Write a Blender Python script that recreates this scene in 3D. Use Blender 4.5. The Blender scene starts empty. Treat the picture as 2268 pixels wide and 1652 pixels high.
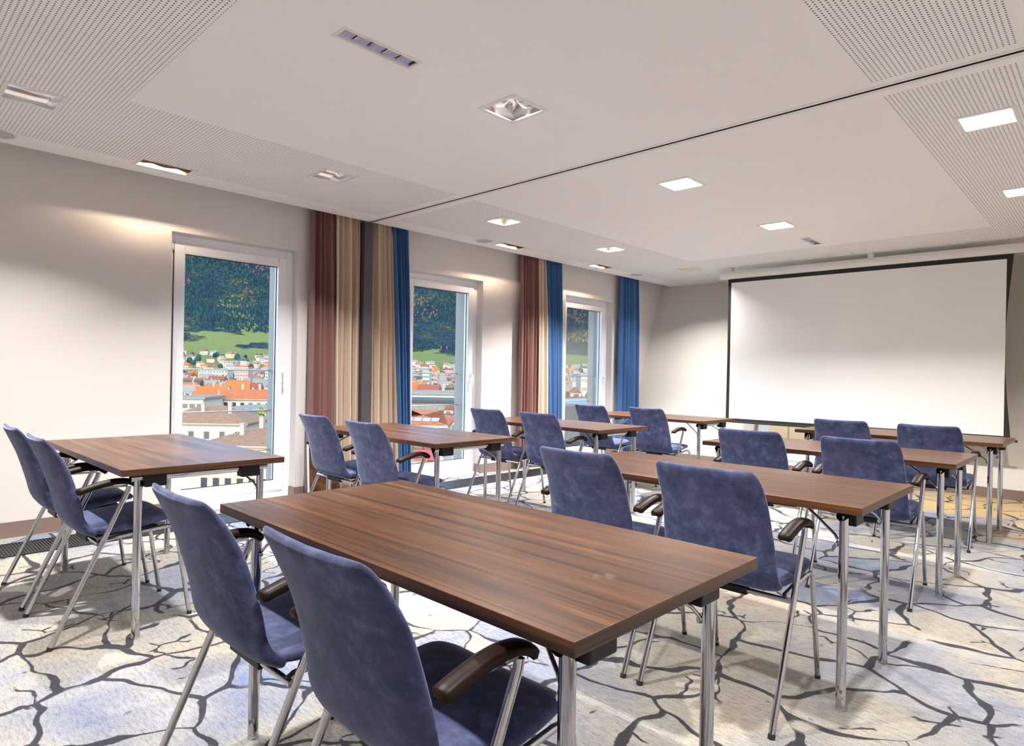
import bpy, bmesh, math, random
from mathutils import Vector, Matrix, noise
random.seed(7)
SC = bpy.context.scene
COL = SC.collection
PI = math.pi

# ------------------------------------------------------------------ camera
F_PX, YAW, ROLL, HC = 1414.17, 0.76481, 0.01952, 1.1731
H = 2.596
cam_d = bpy.data.cameras.new('camera')
cam_d.sensor_width = 36.0
cam_d.lens = 36.0 * F_PX / 2268.0
cam_d.clip_start = 0.05
cam_d.clip_end = 9000
cam = bpy.data.objects.new('camera', cam_d)
COL.objects.link(cam)
SC.camera = cam
_f = Vector((-math.sin(YAW), math.cos(YAW), 0))
_r = Vector((math.cos(YAW), math.sin(YAW), 0))
_u = Vector((0, 0, 1))
RT = _r * math.cos(ROLL) + _u * math.sin(ROLL)
UP = -_r * math.sin(ROLL) + _u * math.cos(ROLL)
m = Matrix.Identity(4)
for i in range(3):
    m[i][0] = RT[i]; m[i][1] = UP[i]; m[i][2] = -_f[i]
m[0][3], m[1][3], m[2][3] = 0, 0, HC
cam.matrix_world = m

def at(px, py, D):
    """world point seen at photograph pixel (px,py) at depth D metres along the view"""
    return Vector((0, 0, HC)) + D * (_f + RT * ((px - 1134) / F_PX) - UP * ((py - 826) / F_PX))

# ------------------------------------------------------------------ world, sun, exposure
SC.view_settings.view_transform = 'Standard'
SC.view_settings.look = 'None'
SC.view_settings.exposure = 0.86
SC.view_settings.gamma = 1.0
SC.view_settings.use_curve_mapping = False
W = bpy.data.worlds.new('world'); SC.world = W
W.use_nodes = True
nt = W.node_tree
bg = nt.nodes['Background']
sky = nt.nodes.new('ShaderNodeTexSky')
sky.sky_type = 'NISHITA'
sky.sun_disc = False
sky.sun_elevation = math.radians(32)
sky.sun_rotation = math.radians(120)
nt.links.new(sky.outputs[0], bg.inputs[0])
bg.inputs[1].default_value = 1.05
sun_d = bpy.data.lights.new('sun', 'SUN')
sun_d.energy = 1.6
sun_d.color = (1.0, 0.93, 0.82)
sun_d.angle = math.radians(0.6)
sun = bpy.data.objects.new('sun', sun_d)
COL.objects.link(sun)
sun.rotation_euler = Vector((-0.80, 0.22, -0.56)).to_track_quat('-Z', 'Y').to_euler()
sun.location = (20, -10, 30)
LAMP_W = 45.0      # watts of each ceiling downlight
WASH_W = 5.0       # watts of each wall washer
try:
    SC.cycles.max_bounces = 9
    SC.cycles.diffuse_bounces = 7
    SC.cycles.glossy_bounces = 4
    SC.cycles.transmission_bounces = 4
    SC.cycles.transparent_max_bounces = 8
    SC.cycles.caustics_reflective = False
    SC.cycles.caustics_refractive = False
    SC.cycles.sample_clamp_indirect = 6.0
except Exception:
    pass

# ------------------------------------------------------------------ materials
def srgb(r, g, b):
    def c(v):
        v /= 255.0
        return v / 12.92 if v <= 0.04045 else ((v + 0.055) / 1.055) ** 2.4
    return (c(r), c(g), c(b), 1.0)

def mat(name, col, rough=0.6, metal=0.0, spec=0.5, emit=None, estr=0.0, bump=None, var=None, coat=0.0, sheen=0.0):
    M = bpy.data.materials.new(name)
    M.use_nodes = True
    n = M.node_tree.nodes; L = M.node_tree.links
    b = n['Principled BSDF']
    b.inputs['Base Color'].default_value = col
    b.inputs['Roughness'].default_value = rough
    b.inputs['Metallic'].default_value = metal
    b.inputs['Specular IOR Level'].default_value = spec
    b.inputs['Coat Weight'].default_value = coat
    b.inputs['Sheen Weight'].default_value = sheen
    if emit:
        b.inputs['Emission Color'].default_value = emit
        b.inputs['Emission Strength'].default_value = estr
    if bump or var:
        tc = n.new('ShaderNodeTexCoord')
        if var:   # (scale, amount, second colour)
            nz = n.new('ShaderNodeTexNoise'); nz.inputs['Scale'].default_value = var[0]; nz.inputs['Detail'].default_value = 6
            L.new(tc.outputs['Object'], nz.inputs['Vector'])
            rp = n.new('ShaderNodeValToRGB')
            rp.color_ramp.elements[0].position = 0.5 - var[1]; rp.color_ramp.elements[1].position = 0.5 + var[1]
            rp.color_ramp.elements[0].color = col; rp.color_ramp.elements[1].color = var[2]
            L.new(nz.outputs['Fac'], rp.inputs['Fac']); L.new(rp.outputs['Color'], b.inputs['Base Color'])
        if bump:  # (scale, strength)
            nb = n.new('ShaderNodeTexNoise'); nb.inputs['Scale'].default_value = bump[0]; nb.inputs['Detail'].default_value = 4
            L.new(tc.outputs['Object'], nb.inputs['Vector'])
            bp = n.new('ShaderNodeBump'); bp.inputs['Strength'].default_value = bump[1]; bp.inputs['Distance'].default_value = 0.002
            L.new(nb.outputs['Fac'], bp.inputs['Height']); L.new(bp.outputs['Normal'], b.inputs['Normal'])
    return M

def nodes_of(M):
    return M.node_tree.nodes, M.node_tree.links, M.node_tree.nodes['Principled BSDF']

def math_node(n, L, op, a, b=None, clamp=False):
    x = n.new('ShaderNodeMath'); x.operation = op; x.use_clamp = clamp
    for i, v in enumerate((a, b)):
        if v is None: continue
        if isinstance(v, (int, float)): x.inputs[i].default_value = v
        else: L.new(v, x.inputs[i])
    return x.outputs[0]

def mix_col(n, L, fac, a, b):
    x = n.new('ShaderNodeMix'); x.data_type = 'RGBA'
    if isinstance(fac, (int, float)): x.inputs[0].default_value = fac
    else: L.new(fac, x.inputs[0])
    for idx, v in ((6, a), (7, b)):
        if isinstance(v, tuple): x.inputs[idx].default_value = v
        else: L.new(v, x.inputs[idx])
    return x.outputs[2]

def ramp(n, L, fac, stops, interp='LINEAR'):
    r = n.new('ShaderNodeValToRGB'); r.color_ramp.interpolation = interp
    e = r.color_ramp.elements
    e[0].position, e[0].color = stops[0]
    e[1].position, e[1].color = stops[-1]
    for p, c in stops[1:-1]:
        k = e.new(p); k.color = c
    L.new(fac, r.inputs['Fac'])
    return r.outputs['Color']

def tex_noise(n, L, vec, scale, detail=4, rough=0.5, dist=0.0):
    t = n.new('ShaderNodeTexNoise')
    t.inputs['Scale'].default_value = scale; t.inputs['Detail'].default_value = detail
    t.inputs['Roughness'].default_value = rough; t.inputs['Distortion'].default_value = dist
    L.new(vec, t.inputs['Vector'])
    return t

WHITEWALL = mat('wall_paint', (0.69, 0.66, 0.645, 1), 0.85, bump=(220, 0.08))
BACKWALL = mat('back_wall_paint', (0.70, 0.67, 0.62, 1), 0.85, bump=(220, 0.08))
CEIL = mat('ceiling_paint', (0.935, 0.92, 0.905, 1), 0.9)
WHITE = mat('white_upvc', (0.82, 0.83, 0.88, 1), 0.35)
METALWHITE = mat('white_powder_metal', (0.82, 0.81, 0.78, 1), 0.4)
CHROME = mat('chrome', (0.50, 0.50, 0.52, 1), 0.08, metal=1.0)
MIRROR = mat('reflector_metal', (0.90, 0.90, 0.92, 1), 0.12, metal=1.0)
ALU = mat('brushed_aluminium', (0.62, 0.62, 0.63, 1), 0.32, metal=1.0)
BLACK = mat('black_plastic', (0.008, 0.007, 0.007, 1), 0.45, spec=0.3)
RUBBER = mat('black_rubber', (0.02, 0.02, 0.02, 1), 0.8)
DARKMETAL = mat('dark_metal', (0.045, 0.045, 0.05, 1), 0.45, metal=0.6)
BASEB = mat('baseboard_grey_brown', srgb(128, 110, 102), 0.55)
SLATE = mat('slate_cladding', srgb(42, 48, 54), 0.6, var=(3.0, 0.2, srgb(51, 58, 64)))
POSTM = mat('post_grey', srgb(74, 68, 74), 0.6)
SCREENW = mat('screen_fabric', (0.86, 0.86, 0.86, 1), 0.85)
SCREENB = mat('screen_border', (0.02, 0.018, 0.017, 1), 0.8)
SPEAKG = mat('speaker_grille', srgb(190, 190, 192), 0.6)
GREYREV = mat('exterior_reveal', srgb(150, 143, 138), 0.7)

def glass_mat():
    M = bpy.data.materials.new('window_glass'); M.use_nodes = True
    n = M.node_tree.nodes; L = M.node_tree.links
    n.clear()
    o = n.new('ShaderNodeOutputMaterial'); t = n.new('ShaderNodeBsdfTransparent'); g = n.new('ShaderNodeBsdfGlossy')
    g.inputs['Roughness'].default_value = 0.0
    t.inputs['Color'].default_value = (0.96, 0.98, 0.97, 1)
    mx = n.new('ShaderNodeMixShader'); fr = n.new('ShaderNodeFresnel'); fr.inputs['IOR'].default_value = 1.35
    f = math_node(n, L, 'MULTIPLY', fr.outputs[0], 0.3)
    L.new(f, mx.inputs[0]); L.new(t.outputs[0], mx.inputs[1]); L.new(g.outputs[0], mx.inputs[2])
    L.new(mx.outputs[0], o.inputs[0])
    return M
GLASS = glass_mat()

def perforated():
    M = mat('perforated_board', (0.935, 0.92, 0.905, 1), 0.9)
    n, L, b = nodes_of(M)
    tc = n.new('ShaderNodeTexCoord'); sp = n.new('ShaderNodeSeparateXYZ')
    L.new(tc.outputs['Object'], sp.inputs[0])
    d = []
    for ax in (0, 1):
        k = math_node(n, L, 'MULTIPLY', sp.outputs[ax], 50.0)
        k = math_node(n, L, 'FRACT', k)
        k = math_node(n, L, 'SUBTRACT', k, 0.5)
        d.append(math_node(n, L, 'MULTIPLY', k, k))
    s = math_node(n, L, 'ADD', d[0], d[1])
    s = math_node(n, L, 'SQRT', s)
    c = ramp(n, L, s, [(0.0, (0.10, 0.085, 0.075, 1)), (0.185, (0.10, 0.085, 0.075, 1)), (0.215, (0.935, 0.92, 0.905, 1)), (1.0, (0.935, 0.92, 0.905, 1))])
    L.new(c, b.inputs['Base Color'])
    return M
PERF = perforated()

def walnut(name='walnut_veneer', A=(0.9, 11.0, 11.0), B=(2.2, 150.0, 150.0), C=(0.55, 42.0, 42.0)):
    M = mat(name, (0.2, 0.1, 0.05, 1), 0.36, spec=0.35, coat=0.08)
    n, L, b = nodes_of(M)
    tc = n.new('ShaderNodeTexCoord'); oi = n.new('ShaderNodeObjectInfo')
    off = n.new('ShaderNodeCombineXYZ')
    L.new(math_node(n, L, 'MULTIPLY', oi.outputs['Random'], 13.0), off.inputs[0])
    L.new(math_node(n, L, 'MULTIPLY', oi.outputs['Random'], 5.0), off.inputs[1])
    va = n.new('ShaderNodeVectorMath'); va.operation = 'ADD'
    L.new(tc.outputs['Object'], va.inputs[0]); L.new(off.outputs[0], va.inputs[1])
    mp = n.new('ShaderNodeMapping'); mp.inputs['Scale'].default_value = A
    L.new(va.outputs[0], mp.inputs['Vector'])
    broad = tex_noise(n, L, mp.outputs[0], 1.0, 3, 0.5, 0.6)
    mp2 = n.new('ShaderNodeMapping'); mp2.inputs['Scale'].default_value = B
    L.new(va.outputs[0], mp2.inputs['Vector'])
    fine = tex_noise(n, L, mp2.outputs[0], 1.0, 4, 0.65, 0.2)
    mp3 = n.new('ShaderNodeMapping'); mp3.inputs['Scale'].default_value = C
    L.new(va.outputs[0], mp3.inputs['Vector'])
    streak = tex_noise(n, L, mp3.outputs[0], 1.0, 2, 0.5, 0.4)
    c = ramp(n, L, broad.outputs['Fac'], [(0.25, srgb(50, 29, 17)), (0.5, srgb(81, 50, 29)), (0.78, srgb(114, 76, 45))])
    c2 = ramp(n, L, fine.outputs['Fac'], [(0.36, (0.42, 0.38, 0.36, 1)), (0.52, (1, 1, 1, 1)), (0.8, (1.2, 1.15, 1.05, 1))])
    x = n.new('ShaderNodeMix'); x.data_type = 'RGBA'; x.blend_type = 'MULTIPLY'; x.inputs[0].default_value = 0.95
    L.new(c, x.inputs[6]); L.new(c2, x.inputs[7])
    st = ramp(n, L, streak.outputs['Fac'], [(0.36, (0.26, 0.23, 0.23, 1)), (0.46, (1, 1, 1, 1)), (1.0, (1, 1, 1, 1))])
    y = n.new('ShaderNodeMix'); y.data_type = 'RGBA'; y.blend_type = 'MULTIPLY'; y.inputs[0].default_value = 0.75
    L.new(x.outputs[2], y.inputs[6]); L.new(st, y.inputs[7])
    L.new(y.outputs[2], b.inputs['Base Color'])
    bp = n.new('ShaderNodeBump'); bp.inputs['Strength'].default_value = 0.12; bp.inputs['Distance'].default_value = 0.001
    L.new(fine.outputs['Fac'], bp.inputs['Height']); L.new(bp.outputs['Normal'], b.inputs['Normal'])
    return M
WALNUT = walnut()
WALNUT_END = walnut('walnut_edge_band', (30.0, 1.2, 60.0), (90.0, 3.0, 260.0), (42.0, 0.9, 160.0))
DARKWOOD = mat('dark_stained_armrest_wood', srgb(40, 21, 14), 0.42, spec=0.15, var=(9.0, 0.25, srgb(22, 12, 9)))

def velvet():
    M = mat('blue_velvet', (0.1, 0.12, 0.2, 1), 0.85, spec=0.2, sheen=0.55)
    n, L, b = nodes_of(M)
    b.inputs['Sheen Roughness'].default_value = 0.35
    b.inputs['Sheen Tint'].default_value = (0.62, 0.70, 0.95, 1)
    tc = n.new('ShaderNodeTexCoord'); oi = n.new('ShaderNodeObjectInfo')
    off = n.new('ShaderNodeCombineXYZ')
    L.new(math_node(n, L, 'MULTIPLY', oi.outputs['Random'], 20.0), off.inputs[0])
    L.new(math_node(n, L, 'MULTIPLY', oi.outputs['Random'], 9.0), off.inputs[2])
    va = n.new('ShaderNodeVectorMath'); va.operation = 'ADD'
    L.new(tc.outputs['Object'], va.inputs[0]); L.new(off.outputs[0], va.inputs[1])
    a = tex_noise(n, L, va.outputs[0], 17.0, 8, 0.7, 0.15)
    c = tex_noise(n, L, va.outputs[0], 6.0, 5, 0.65, 0.1)
    base = ramp(n, L, a.outputs['Fac'], [(0.30, srgb(44, 52, 78)), (0.5, srgb(64, 72, 104)), (0.72, srgb(96, 106, 142))])
    k = ramp(n, L, c.outputs['Fac'], [(0.46, (0, 0, 0, 1)), (0.66, (1, 1, 1, 1))])
    kk = math_node(n, L, 'MULTIPLY', k, 0.45)
    L.new(mix_col(n, L, kk, base, srgb(88, 76, 112)), b.inputs['Base Color'])
    f = tex_noise(n, L, va.outputs[0], 420.0, 2)
    bp = n.new('ShaderNodeBump'); bp.inputs['Strength'].default_value = 0.25; bp.inputs['Distance'].default_value = 0.0015
    L.new(f.outputs['Fac'], bp.inputs['Height']); L.new(bp.outputs['Normal'], b.inputs['Normal'])
    return M
VELVET = velvet()

def carpet():
    M = mat('carpet', (0.5, 0.5, 0.5, 1), 0.95, spec=0.1, sheen=0.15)
    n, L, b = nodes_of(M)
    tc = n.new('ShaderNodeTexCoord'); P = tc.outputs['Object']
    def warped(amount, sc, add):
        w = tex_noise(n, L, P, sc, 2.4, 0.5)
        s = n.new('ShaderNodeVectorMath'); s.operation = 'SUBTRACT'; L.new(w.outputs['Color'], s.inputs[0]); s.inputs[1].default_value = (0.5, 0.5, 0.5)
        k = n.new('ShaderNodeVectorMath'); k.operation = 'SCALE'; L.new(s.outputs[0], k.inputs[0]); k.inputs['Scale'].default_value = amount
        a = n.new('ShaderNodeVectorMath'); a.operation = 'ADD'; L.new(P, a.inputs[0]); L.new(k.outputs[0], a.inputs[1])
        a2 = n.new('ShaderNodeVectorMath'); a2.operation = 'ADD'; L.new(a.outputs[0], a2.inputs[0]); a2.inputs[1].default_value = add
        f = n.new('ShaderNodeVectorMath'); f.operation = 'MULTIPLY'; L.new(a2.outputs[0], f.inputs[0]); f.inputs[1].default_value = (1, 1, 0)
        return f.outputs[0]
    v1 = warped(0.30, 2.6, (0, 0, 0))
    def vor(vec, sc, feat):
        v = n.new('ShaderNodeTexVoronoi'); v.voronoi_dimensions = '2D'; v.feature = feat
        v.inputs['Scale'].default_value = sc; v.inputs['Randomness'].default_value = 1.0
        L.new(vec, v.inputs['Vector']); return v
    big = vor(v1, 2.6, 'DISTANCE_TO_EDGE'); cell = vor(v1, 2.6, 'F1')
    small = vor(warped(0.22, 5.0, (3.1, 1.7, 0)), 4.6, 'DISTANCE_TO_EDGE')
    thick = tex_noise(n, L, P, 3.0, 3)
    tw = math_node(n, L, 'MULTIPLY', thick.outputs['Fac'], 0.135)
    tw = math_node(n, L, 'SUBTRACT', tw, 0.032)
    rag = tex_noise(n, L, P, 70.0, 3, 0.7)
    ragv = math_node(n, L, 'MULTIPLY', math_node(n, L, 'SUBTRACT', rag.outputs['Fac'], 0.5), 0.022)
    line1 = math_node(n, L, 'SUBTRACT', math_node(n, L, 'ADD', tw, ragv), big.outputs['Distance'])
    line1 = math_node(n, L, 'MULTIPLY', line1, 120.0, True)
    # gaps where the veins break off
    gap = tex_noise(n, L, P, 2.1, 3, 0.6)
    g1 = math_node(n, L, 'MULTIPLY', math_node(n, L, 'SUBTRACT', gap.outputs['Fac'], 0.36), 25.0, True)
    line1 = math_node(n, L, 'MULTIPLY', line1, g1)
    gap2 = tex_noise(n, L, P, 3.7, 3, 0.6)
    g2 = math_node(n, L, 'MULTIPLY', math_node(n, L, 'SUBTRACT', gap2.outputs['Fac'], 0.565), 30.0, True)
    line2 = math_node(n, L, 'SUBTRACT', math_node(n, L, 'ADD', 0.036, ragv), small.outputs['Distance'])
    line2 = math_node(n, L, 'MULTIPLY', line2, 120.0, True)
    line2 = math_node(n, L, 'MULTIPLY', line2, g2)
    line = math_node(n, L, 'MAXIMUM', line1, line2)
    # yarn ground: short horizontal flecks
    mp = n.new('ShaderNodeMapping'); mp.inputs['Scale'].default_value = (14.0, 55.0, 1.0); mp.inputs['Rotation'].default_value = (0, 0, 0.0)
    L.new(P, mp.inputs['Vector'])
    fl = tex_noise(n, L, mp.outputs[0], 1.6, 5, 0.75)
    zone = tex_noise(n, L, P, 1.1, 4, 0.6)
    ground = ramp(n, L, zone.outputs['Fac'], [(0.34, srgb(126, 134, 156)), (0.45, srgb(150, 152, 158)), (0.56, srgb(170, 165, 154)), (0.68, srgb(162, 148, 137))])
    flk = ramp(n, L, fl.outputs['Fac'], [(0.30, (0.42, 0.42, 0.46, 1)), (0.5, (0.95, 0.95, 0.95, 1)), (0.70, (1.25, 1.20, 1.12, 1))])
    x = n.new('ShaderNodeMix'); x.data_type = 'RGBA'; x.blend_type = 'MULTIPLY'; x.inputs[0].default_value = 0.8
    L.new(ground, x.inputs[6]); L.new(flk, x.inputs[7])
    yarn = tex_noise(n, L, P, 190.0, 3, 0.8)
    yr = ramp(n, L, yarn.outputs['Fac'], [(0.34, (0.55, 0.55, 0.57, 1)), (0.5, (1, 1, 1, 1)), (0.66, (1.2, 1.2, 1.18, 1))])
    x2 = n.new('ShaderNodeMix'); x2.data_type = 'RGBA'; x2.blend_type = 'MULTIPLY'; x2.inputs[0].default_value = 0.8
    L.new(x.outputs[2], x2.inputs[6]); L.new(yr, x2.inputs[7])
    base = x2.outputs[2]
    # some cells are worn blue, some ochre
    sp = n.new('ShaderNodeSeparateColor'); L.new(cell.outputs['Color'], sp.inputs[0])
    isb = math_node(n, L, 'MULTIPLY', math_node(n, L, 'SUBTRACT', sp.outputs[0], 0.87), 60.0, True)
    worn = math_node(n, L, 'MULTIPLY', math_node(n, L, 'SUBTRACT', fl.outputs['Fac'], 0.44), 8.0, True)
    isb = math_node(n, L, 'MULTIPLY', isb, worn)
    base = mix_col(n, L, math_node(n, L, 'MULTIPLY', isb, 0.8), base, srgb(80, 106, 156))
    # ochre field at the far right corner of the carpet design
    sx = n.new('ShaderNodeSeparateXYZ'); L.new(P, sx.inputs[0])
    oy = math_node(n, L, 'ADD', sx.outputs[1], math_node(n, L, 'MULTIPLY', zone.outputs['Fac'], 2.5))
    och = math_node(n, L, 'MULTIPLY', math_node(n, L, 'SUBTRACT', oy, 7.6), 1.6, True)
    ox = math_node(n, L, 'MULTIPLY', math_node(n, L, 'ADD', sx.outputs[0], 2.0), 1.2, True)
    och = math_node(n, L, 'MULTIPLY', math_node(n, L, 'MULTIPLY', och, ox), 0.75)
    base = mix_col(n, L, och, base, srgb(194, 160, 94))
    base = mix_col(n, L, math_node(n, L, 'MULTIPLY', line, 0.93), base, srgb(28, 29, 44))
    L.new(base, b.inputs['Base Color'])
    pile = tex_noise(n, L, P, 500.0, 2)
    bp = n.new('ShaderNodeBump'); bp.inputs['Strength'].default_value = 0.5; bp.inputs['Distance'].default_value = 0.003
    L.new(pile.outputs['Fac'], bp.inputs['Height']); L.new(bp.outputs['Normal'], b.inputs['Normal'])
    return M
CARPET = carpet()

def cloth(name, c1, c2):
    M = mat(name, c1, 0.8, spec=0.2, sheen=0.2)
    return M
MAUVE = cloth('mauve_curtain', srgb(132, 94, 88), srgb(134, 96, 90))
CREAM = cloth('cream_curtain', srgb(198, 180, 162), srgb(208, 186, 164))
BLUEC = cloth('blue_curtain', srgb(64, 104, 154), srgb(56, 94, 140))

# ------------------------------------------------------------------ mesh helpers
class MB:
    def __init__(s): s.v = []; s.f = []; s.mi = []; s.sm = []
    def add(s, vs, fs, mi=0, smooth=False):
        o = len(s.v); s.v += [tuple(p) for p in vs]
        for f in fs: s.f.append([i + o for i in f]); s.mi.append(mi); s.sm.append(smooth)
        return s
    def box(s, x0, y0, z0, x1, y1, z1, mi=0):
        v = [(x0, y0, z0), (x1, y0, z0), (x1, y1, z0), (x0, y1, z0), (x0, y0, z1), (x1, y0, z1), (x1, y1, z1), (x0, y1, z1)]
        return s.add(v, [(0, 3, 2, 1), (4, 5, 6, 7), (0, 1, 5, 4), (1, 2, 6, 5), (2, 3, 7, 6), (3, 0, 4, 7)], mi)
    def tube(s, pts, r, n=12, mi=0, cap=True, open_end=False):
        pts = [Vector(p) for p in pts]; rings = []
        prev = None
        for i, p in enumerate(pts):
            if i == 0: t = pts[1] - p
            elif i == len(pts) - 1: t = p - pts[i - 1]
            else: t = (pts[i + 1] - p).normalized() + (p - pts[i - 1]).normalized()
            t.normalize()
            if prev is None:
                a = Vector((0, 0, 1)) if abs(t.z) < 0.9 else Vector((1, 0, 0))
                u = t.cross(a).normalized()
            else:
                u = (prev - t * prev.dot(t)).normalized()
            prev = u; w = t.cross(u)
            rr = r[i] if isinstance(r, (list, tuple)) else r
            rings.append([p + (u * math.cos(2 * PI * k / n) + w * math.sin(2 * PI * k / n)) * rr for k in range(n)])
        vs = [q for R_ in rings for q in R_]; fs = []
        for i in range(len(rings) - 1):
            for k in range(n):
                fs.append((i * n + k, i * n + (k + 1) % n, (i + 1) * n + (k + 1) % n, (i + 1) * n + k))
        s.add(vs, fs, mi, True)
        if cap:
            s.add(rings[0], [tuple(range(n - 1, -1, -1))], mi); s.add(rings[-1], [tuple(range(n))], mi)
        return s
    def build(s, name, mats, parent=None, bevel=0.0, loc=None, seg=2):
        me = bpy.data.meshes.new(name)
        me.from_pydata(s.v, [], s.f)
        if not isinstance(mats, (list, tuple)): mats = [mats]
        for m_ in mats: me.materials.append(m_)
        for p, a, b in zip(me.polygons, s.mi, s.sm): p.material_index = a; p.use_smooth = b
        bm = bmesh.new(); bm.from_mesh(me); bmesh.ops.recalc_face_normals(bm, faces=bm.faces)
        bm.to_mesh(me); bm.free()
        me.update()
        o = bpy.data.objects.new(name, me); COL.objects.link(o)
        if parent: o.parent = parent
        if loc: o.location = loc
        if bevel:
            md = o.modifiers.new('bevel', 'BEVEL'); md.width = bevel; md.segments = seg; md.limit_method = 'ANGLE'; md.angle_limit = math.radians(40)
        return o

def empty(name, loc=(0, 0, 0), rz=0):
    o = bpy.data.objects.new(name, None); COL.objects.link(o); o.location = loc; o.rotation_euler = (0, 0, rz)
    o.empty_display_size = 0.1
    return o
def tag(o, label, cat, group=None, kind=None):
    o['label'] = label; o['category'] = cat
    if group: o['group'] = group
    if kind: o['kind'] = kind
    return o
def struct(o):
    o['kind'] = 'structure'; return o
def copy_tree(o, parent=None, kids=None):
    c = o.copy(); COL.objects.link(c)
    if parent: c.parent = parent; c.matrix_parent_inverse = o.matrix_parent_inverse
    for ch in list(o.children): copy_tree(ch, c)
    return c

# ------------------------------------------------------------------ the room shell
XW, XO = -5.40, -5.76            # window wall inner and outer face
YN, XR = -1.3, 0.55              # wall behind the camera, right wall
YB0, YB1 = 8.10, 9.08            # back wall leans out: foot and head
YCUT = 9.5
def yback(z): return YB0 + (YB1 - YB0) * z / H
floor = MB().add([(XO, YN, 0), (XR, YN, 0), (XR, 8.6, 0), (XO, 8.6, 0)], [(0, 1, 2, 3)]).build('floor', CARPET); struct(floor)
WIN = [(1.75, 2.815), (4.05, 5.115), (6.64, 7.72)]
WTOP = 2.235
mb = MB()
ys = [YN - 0.2] + [v for w in WIN for v in w] + [YCUT]
for k in range(0, len(ys), 2):
    mb.box(XO, ys[k], 0, XW, ys[k + 1], 2.95)
for a, b in WIN:
    mb.box(XO, a, WTOP, XW, b, 2.95)
struct(mb.build('wall_left', WHITEWALL))
# outer render on the reveals is part of each window
struct(MB().box(XR, YN, 0, XR + 0.15, YCUT, 2.95).build('wall_right', WHITEWALL))
struct(MB().box(XW, YN - 0.2, 0, XR, YN, 2.95).build('wall_front', WHITEWALL))
# leaning back wall with one window opening
BX0, BX1, BZ0, BZ1 = -3.52, -2.28, 0.07, 2.1
def slab(mb, x0, x1, z0, z1, t=0.25, mi=0):
    s = (YB1 - YB0) / H
    v = []
    for z in (z0, z1):
        for (x, d) in ((x0, 0), (x1, 0), (x1, t), (x0, t)): v.append((x, YB0 + s * z + d, z))
    mb.add(v, [(0, 3, 2, 1), (4, 5, 6, 7), (0, 1, 5, 4), (1, 2, 6, 5), (2, 3, 7, 6), (3, 0, 4, 7)], mi)
mb = MB()
slab(mb, XW, BX0, 0, 2.95); slab(mb, BX1, XR, 0, 2.95); slab(mb, BX0, BX1, 0, BZ0); slab(mb, BX0, BX1, BZ1, 2.95)
struct(mb.build('wall_back', BACKWALL))

# ceiling cut around the fittings, plain and perforated boards
DL = [(-4.225, 0.665), (-4.225, 2.465), (-4.225, 4.255), (-4.215, 5.96), (-4.19, 7.745),
      (-2.40, 2.47), (-2.39, 4.255), (-2.36, 5.99), (-2.355, 7.78), (-0.555, 4.26), (-0.555, 6.02),
      (-2.39, 0.665), (-0.555, 0.665), (-0.555, 2.46)]  # this row: unseen downlights, added to light the room
DLH = 0.122
WWL = [(-4.967, 1.555), (-4.985, 5.13), (-4.98, 6.835)]
WX, WY = 0.088, 0.176
EML = [(-2.402, 1.612), (-2.353, 6.88)]
EX, EY = 0.036, 0.19
XC0, TR0, TR1 = -5.235, 3.432, 3.512    # ceiling edge; partition track
holes = [(x - DLH, y - DLH, x + DLH, y + DLH) for x, y in DL] + [(x - WX, y - WY, x + WX, y + WY) for x, y in WWL] + [(x - EX, y - EY, x + EX, y + EY) for x, y in EML] + [(-99, TR0, 99, TR1)]
perf = [(-4.99, YN, -3.89, 3.38), (-3.89, YN, -0.90, 1.03), (-0.90, YN, -0.34, 3.38),
        (-4.99, 3.58, -3.90, 9.0), (-3.90, 7.22, -0.90, 9.0), (-0.90, 3.58, -0.36, 9.0)]
xs = sorted({XC0, XR} | {v for h in holes + perf for v in (h[0], h[2]) if XC0 < v < XR})
yy = sorted({YN, 9.3} | {v for h in holes + perf for v in (h[1], h[3]) if YN < v < 9.3})
mb = MB()
for i in range(len(xs) - 1):
    for j in range(len(yy) - 1):
        cx, cy = (xs[i] + xs[i + 1]) / 2, (yy[j] + yy[j + 1]) / 2
        if any(h[0] < cx < h[2] and h[1] < cy < h[3] for h in holes): continue
        mi = 1 if any(h[0] < cx < h[2] and h[1] < cy < h[3] for h in perf) else 0
        mb.add([(xs[i], yy[j], H), (xs[i + 1], yy[j], H), (xs[i + 1], yy[j + 1], H), (xs[i], yy[j + 1], H)], [(0, 1, 2, 3)], mi)
mb.box(XC0 - 0.012, YN, H, XC0, 9.3, H + 0.20)          # edge upstand of the suspended ceiling
mb.box(XO, YN - 0.2, 2.92, XR + 0.15, YCUT, 3.05)        # slab above
mb.box(XW, YN, H + 0.20, XC0, 9.3, H + 0.22)
struct(mb.build('ceiling', [CEIL, PERF]))

# partition track in the ceiling
tr = MB()
tr.box(XW + 0.04, TR0, H - 0.004, XR, 3.452, H + 0.05)
tr.box(XW + 0.04, 3.473, H - 0.004, XR, TR1 - 0.004, H + 0.05)
tr.box(XW + 0.04, 3.452, H - 0.003, XR, 3.454, H + 0.048, 1)  # black slot lining puts the shade of the recess into the colour
tr.box(XW + 0.04, 3.470, H - 0.003, XR, 3.473, H + 0.048, 1)
tr.box(XW + 0.04, 3.454, H + 0.04, XR, 3.470, H + 0.05, 1)
tr.box(XW + 0.04, TR1 - 0.003, H + 0.001, XR, TR1, H + 0.01, 1)
t = tr.build('trim_1', [METALWHITE, BLACK]); struct(t)
struct(MB().box(XW + 0.001, 3.40, 0.0, XW + 0.16, 3.50, H - 0.006).build('trim_2', POSTM, bevel=0.004))

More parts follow.
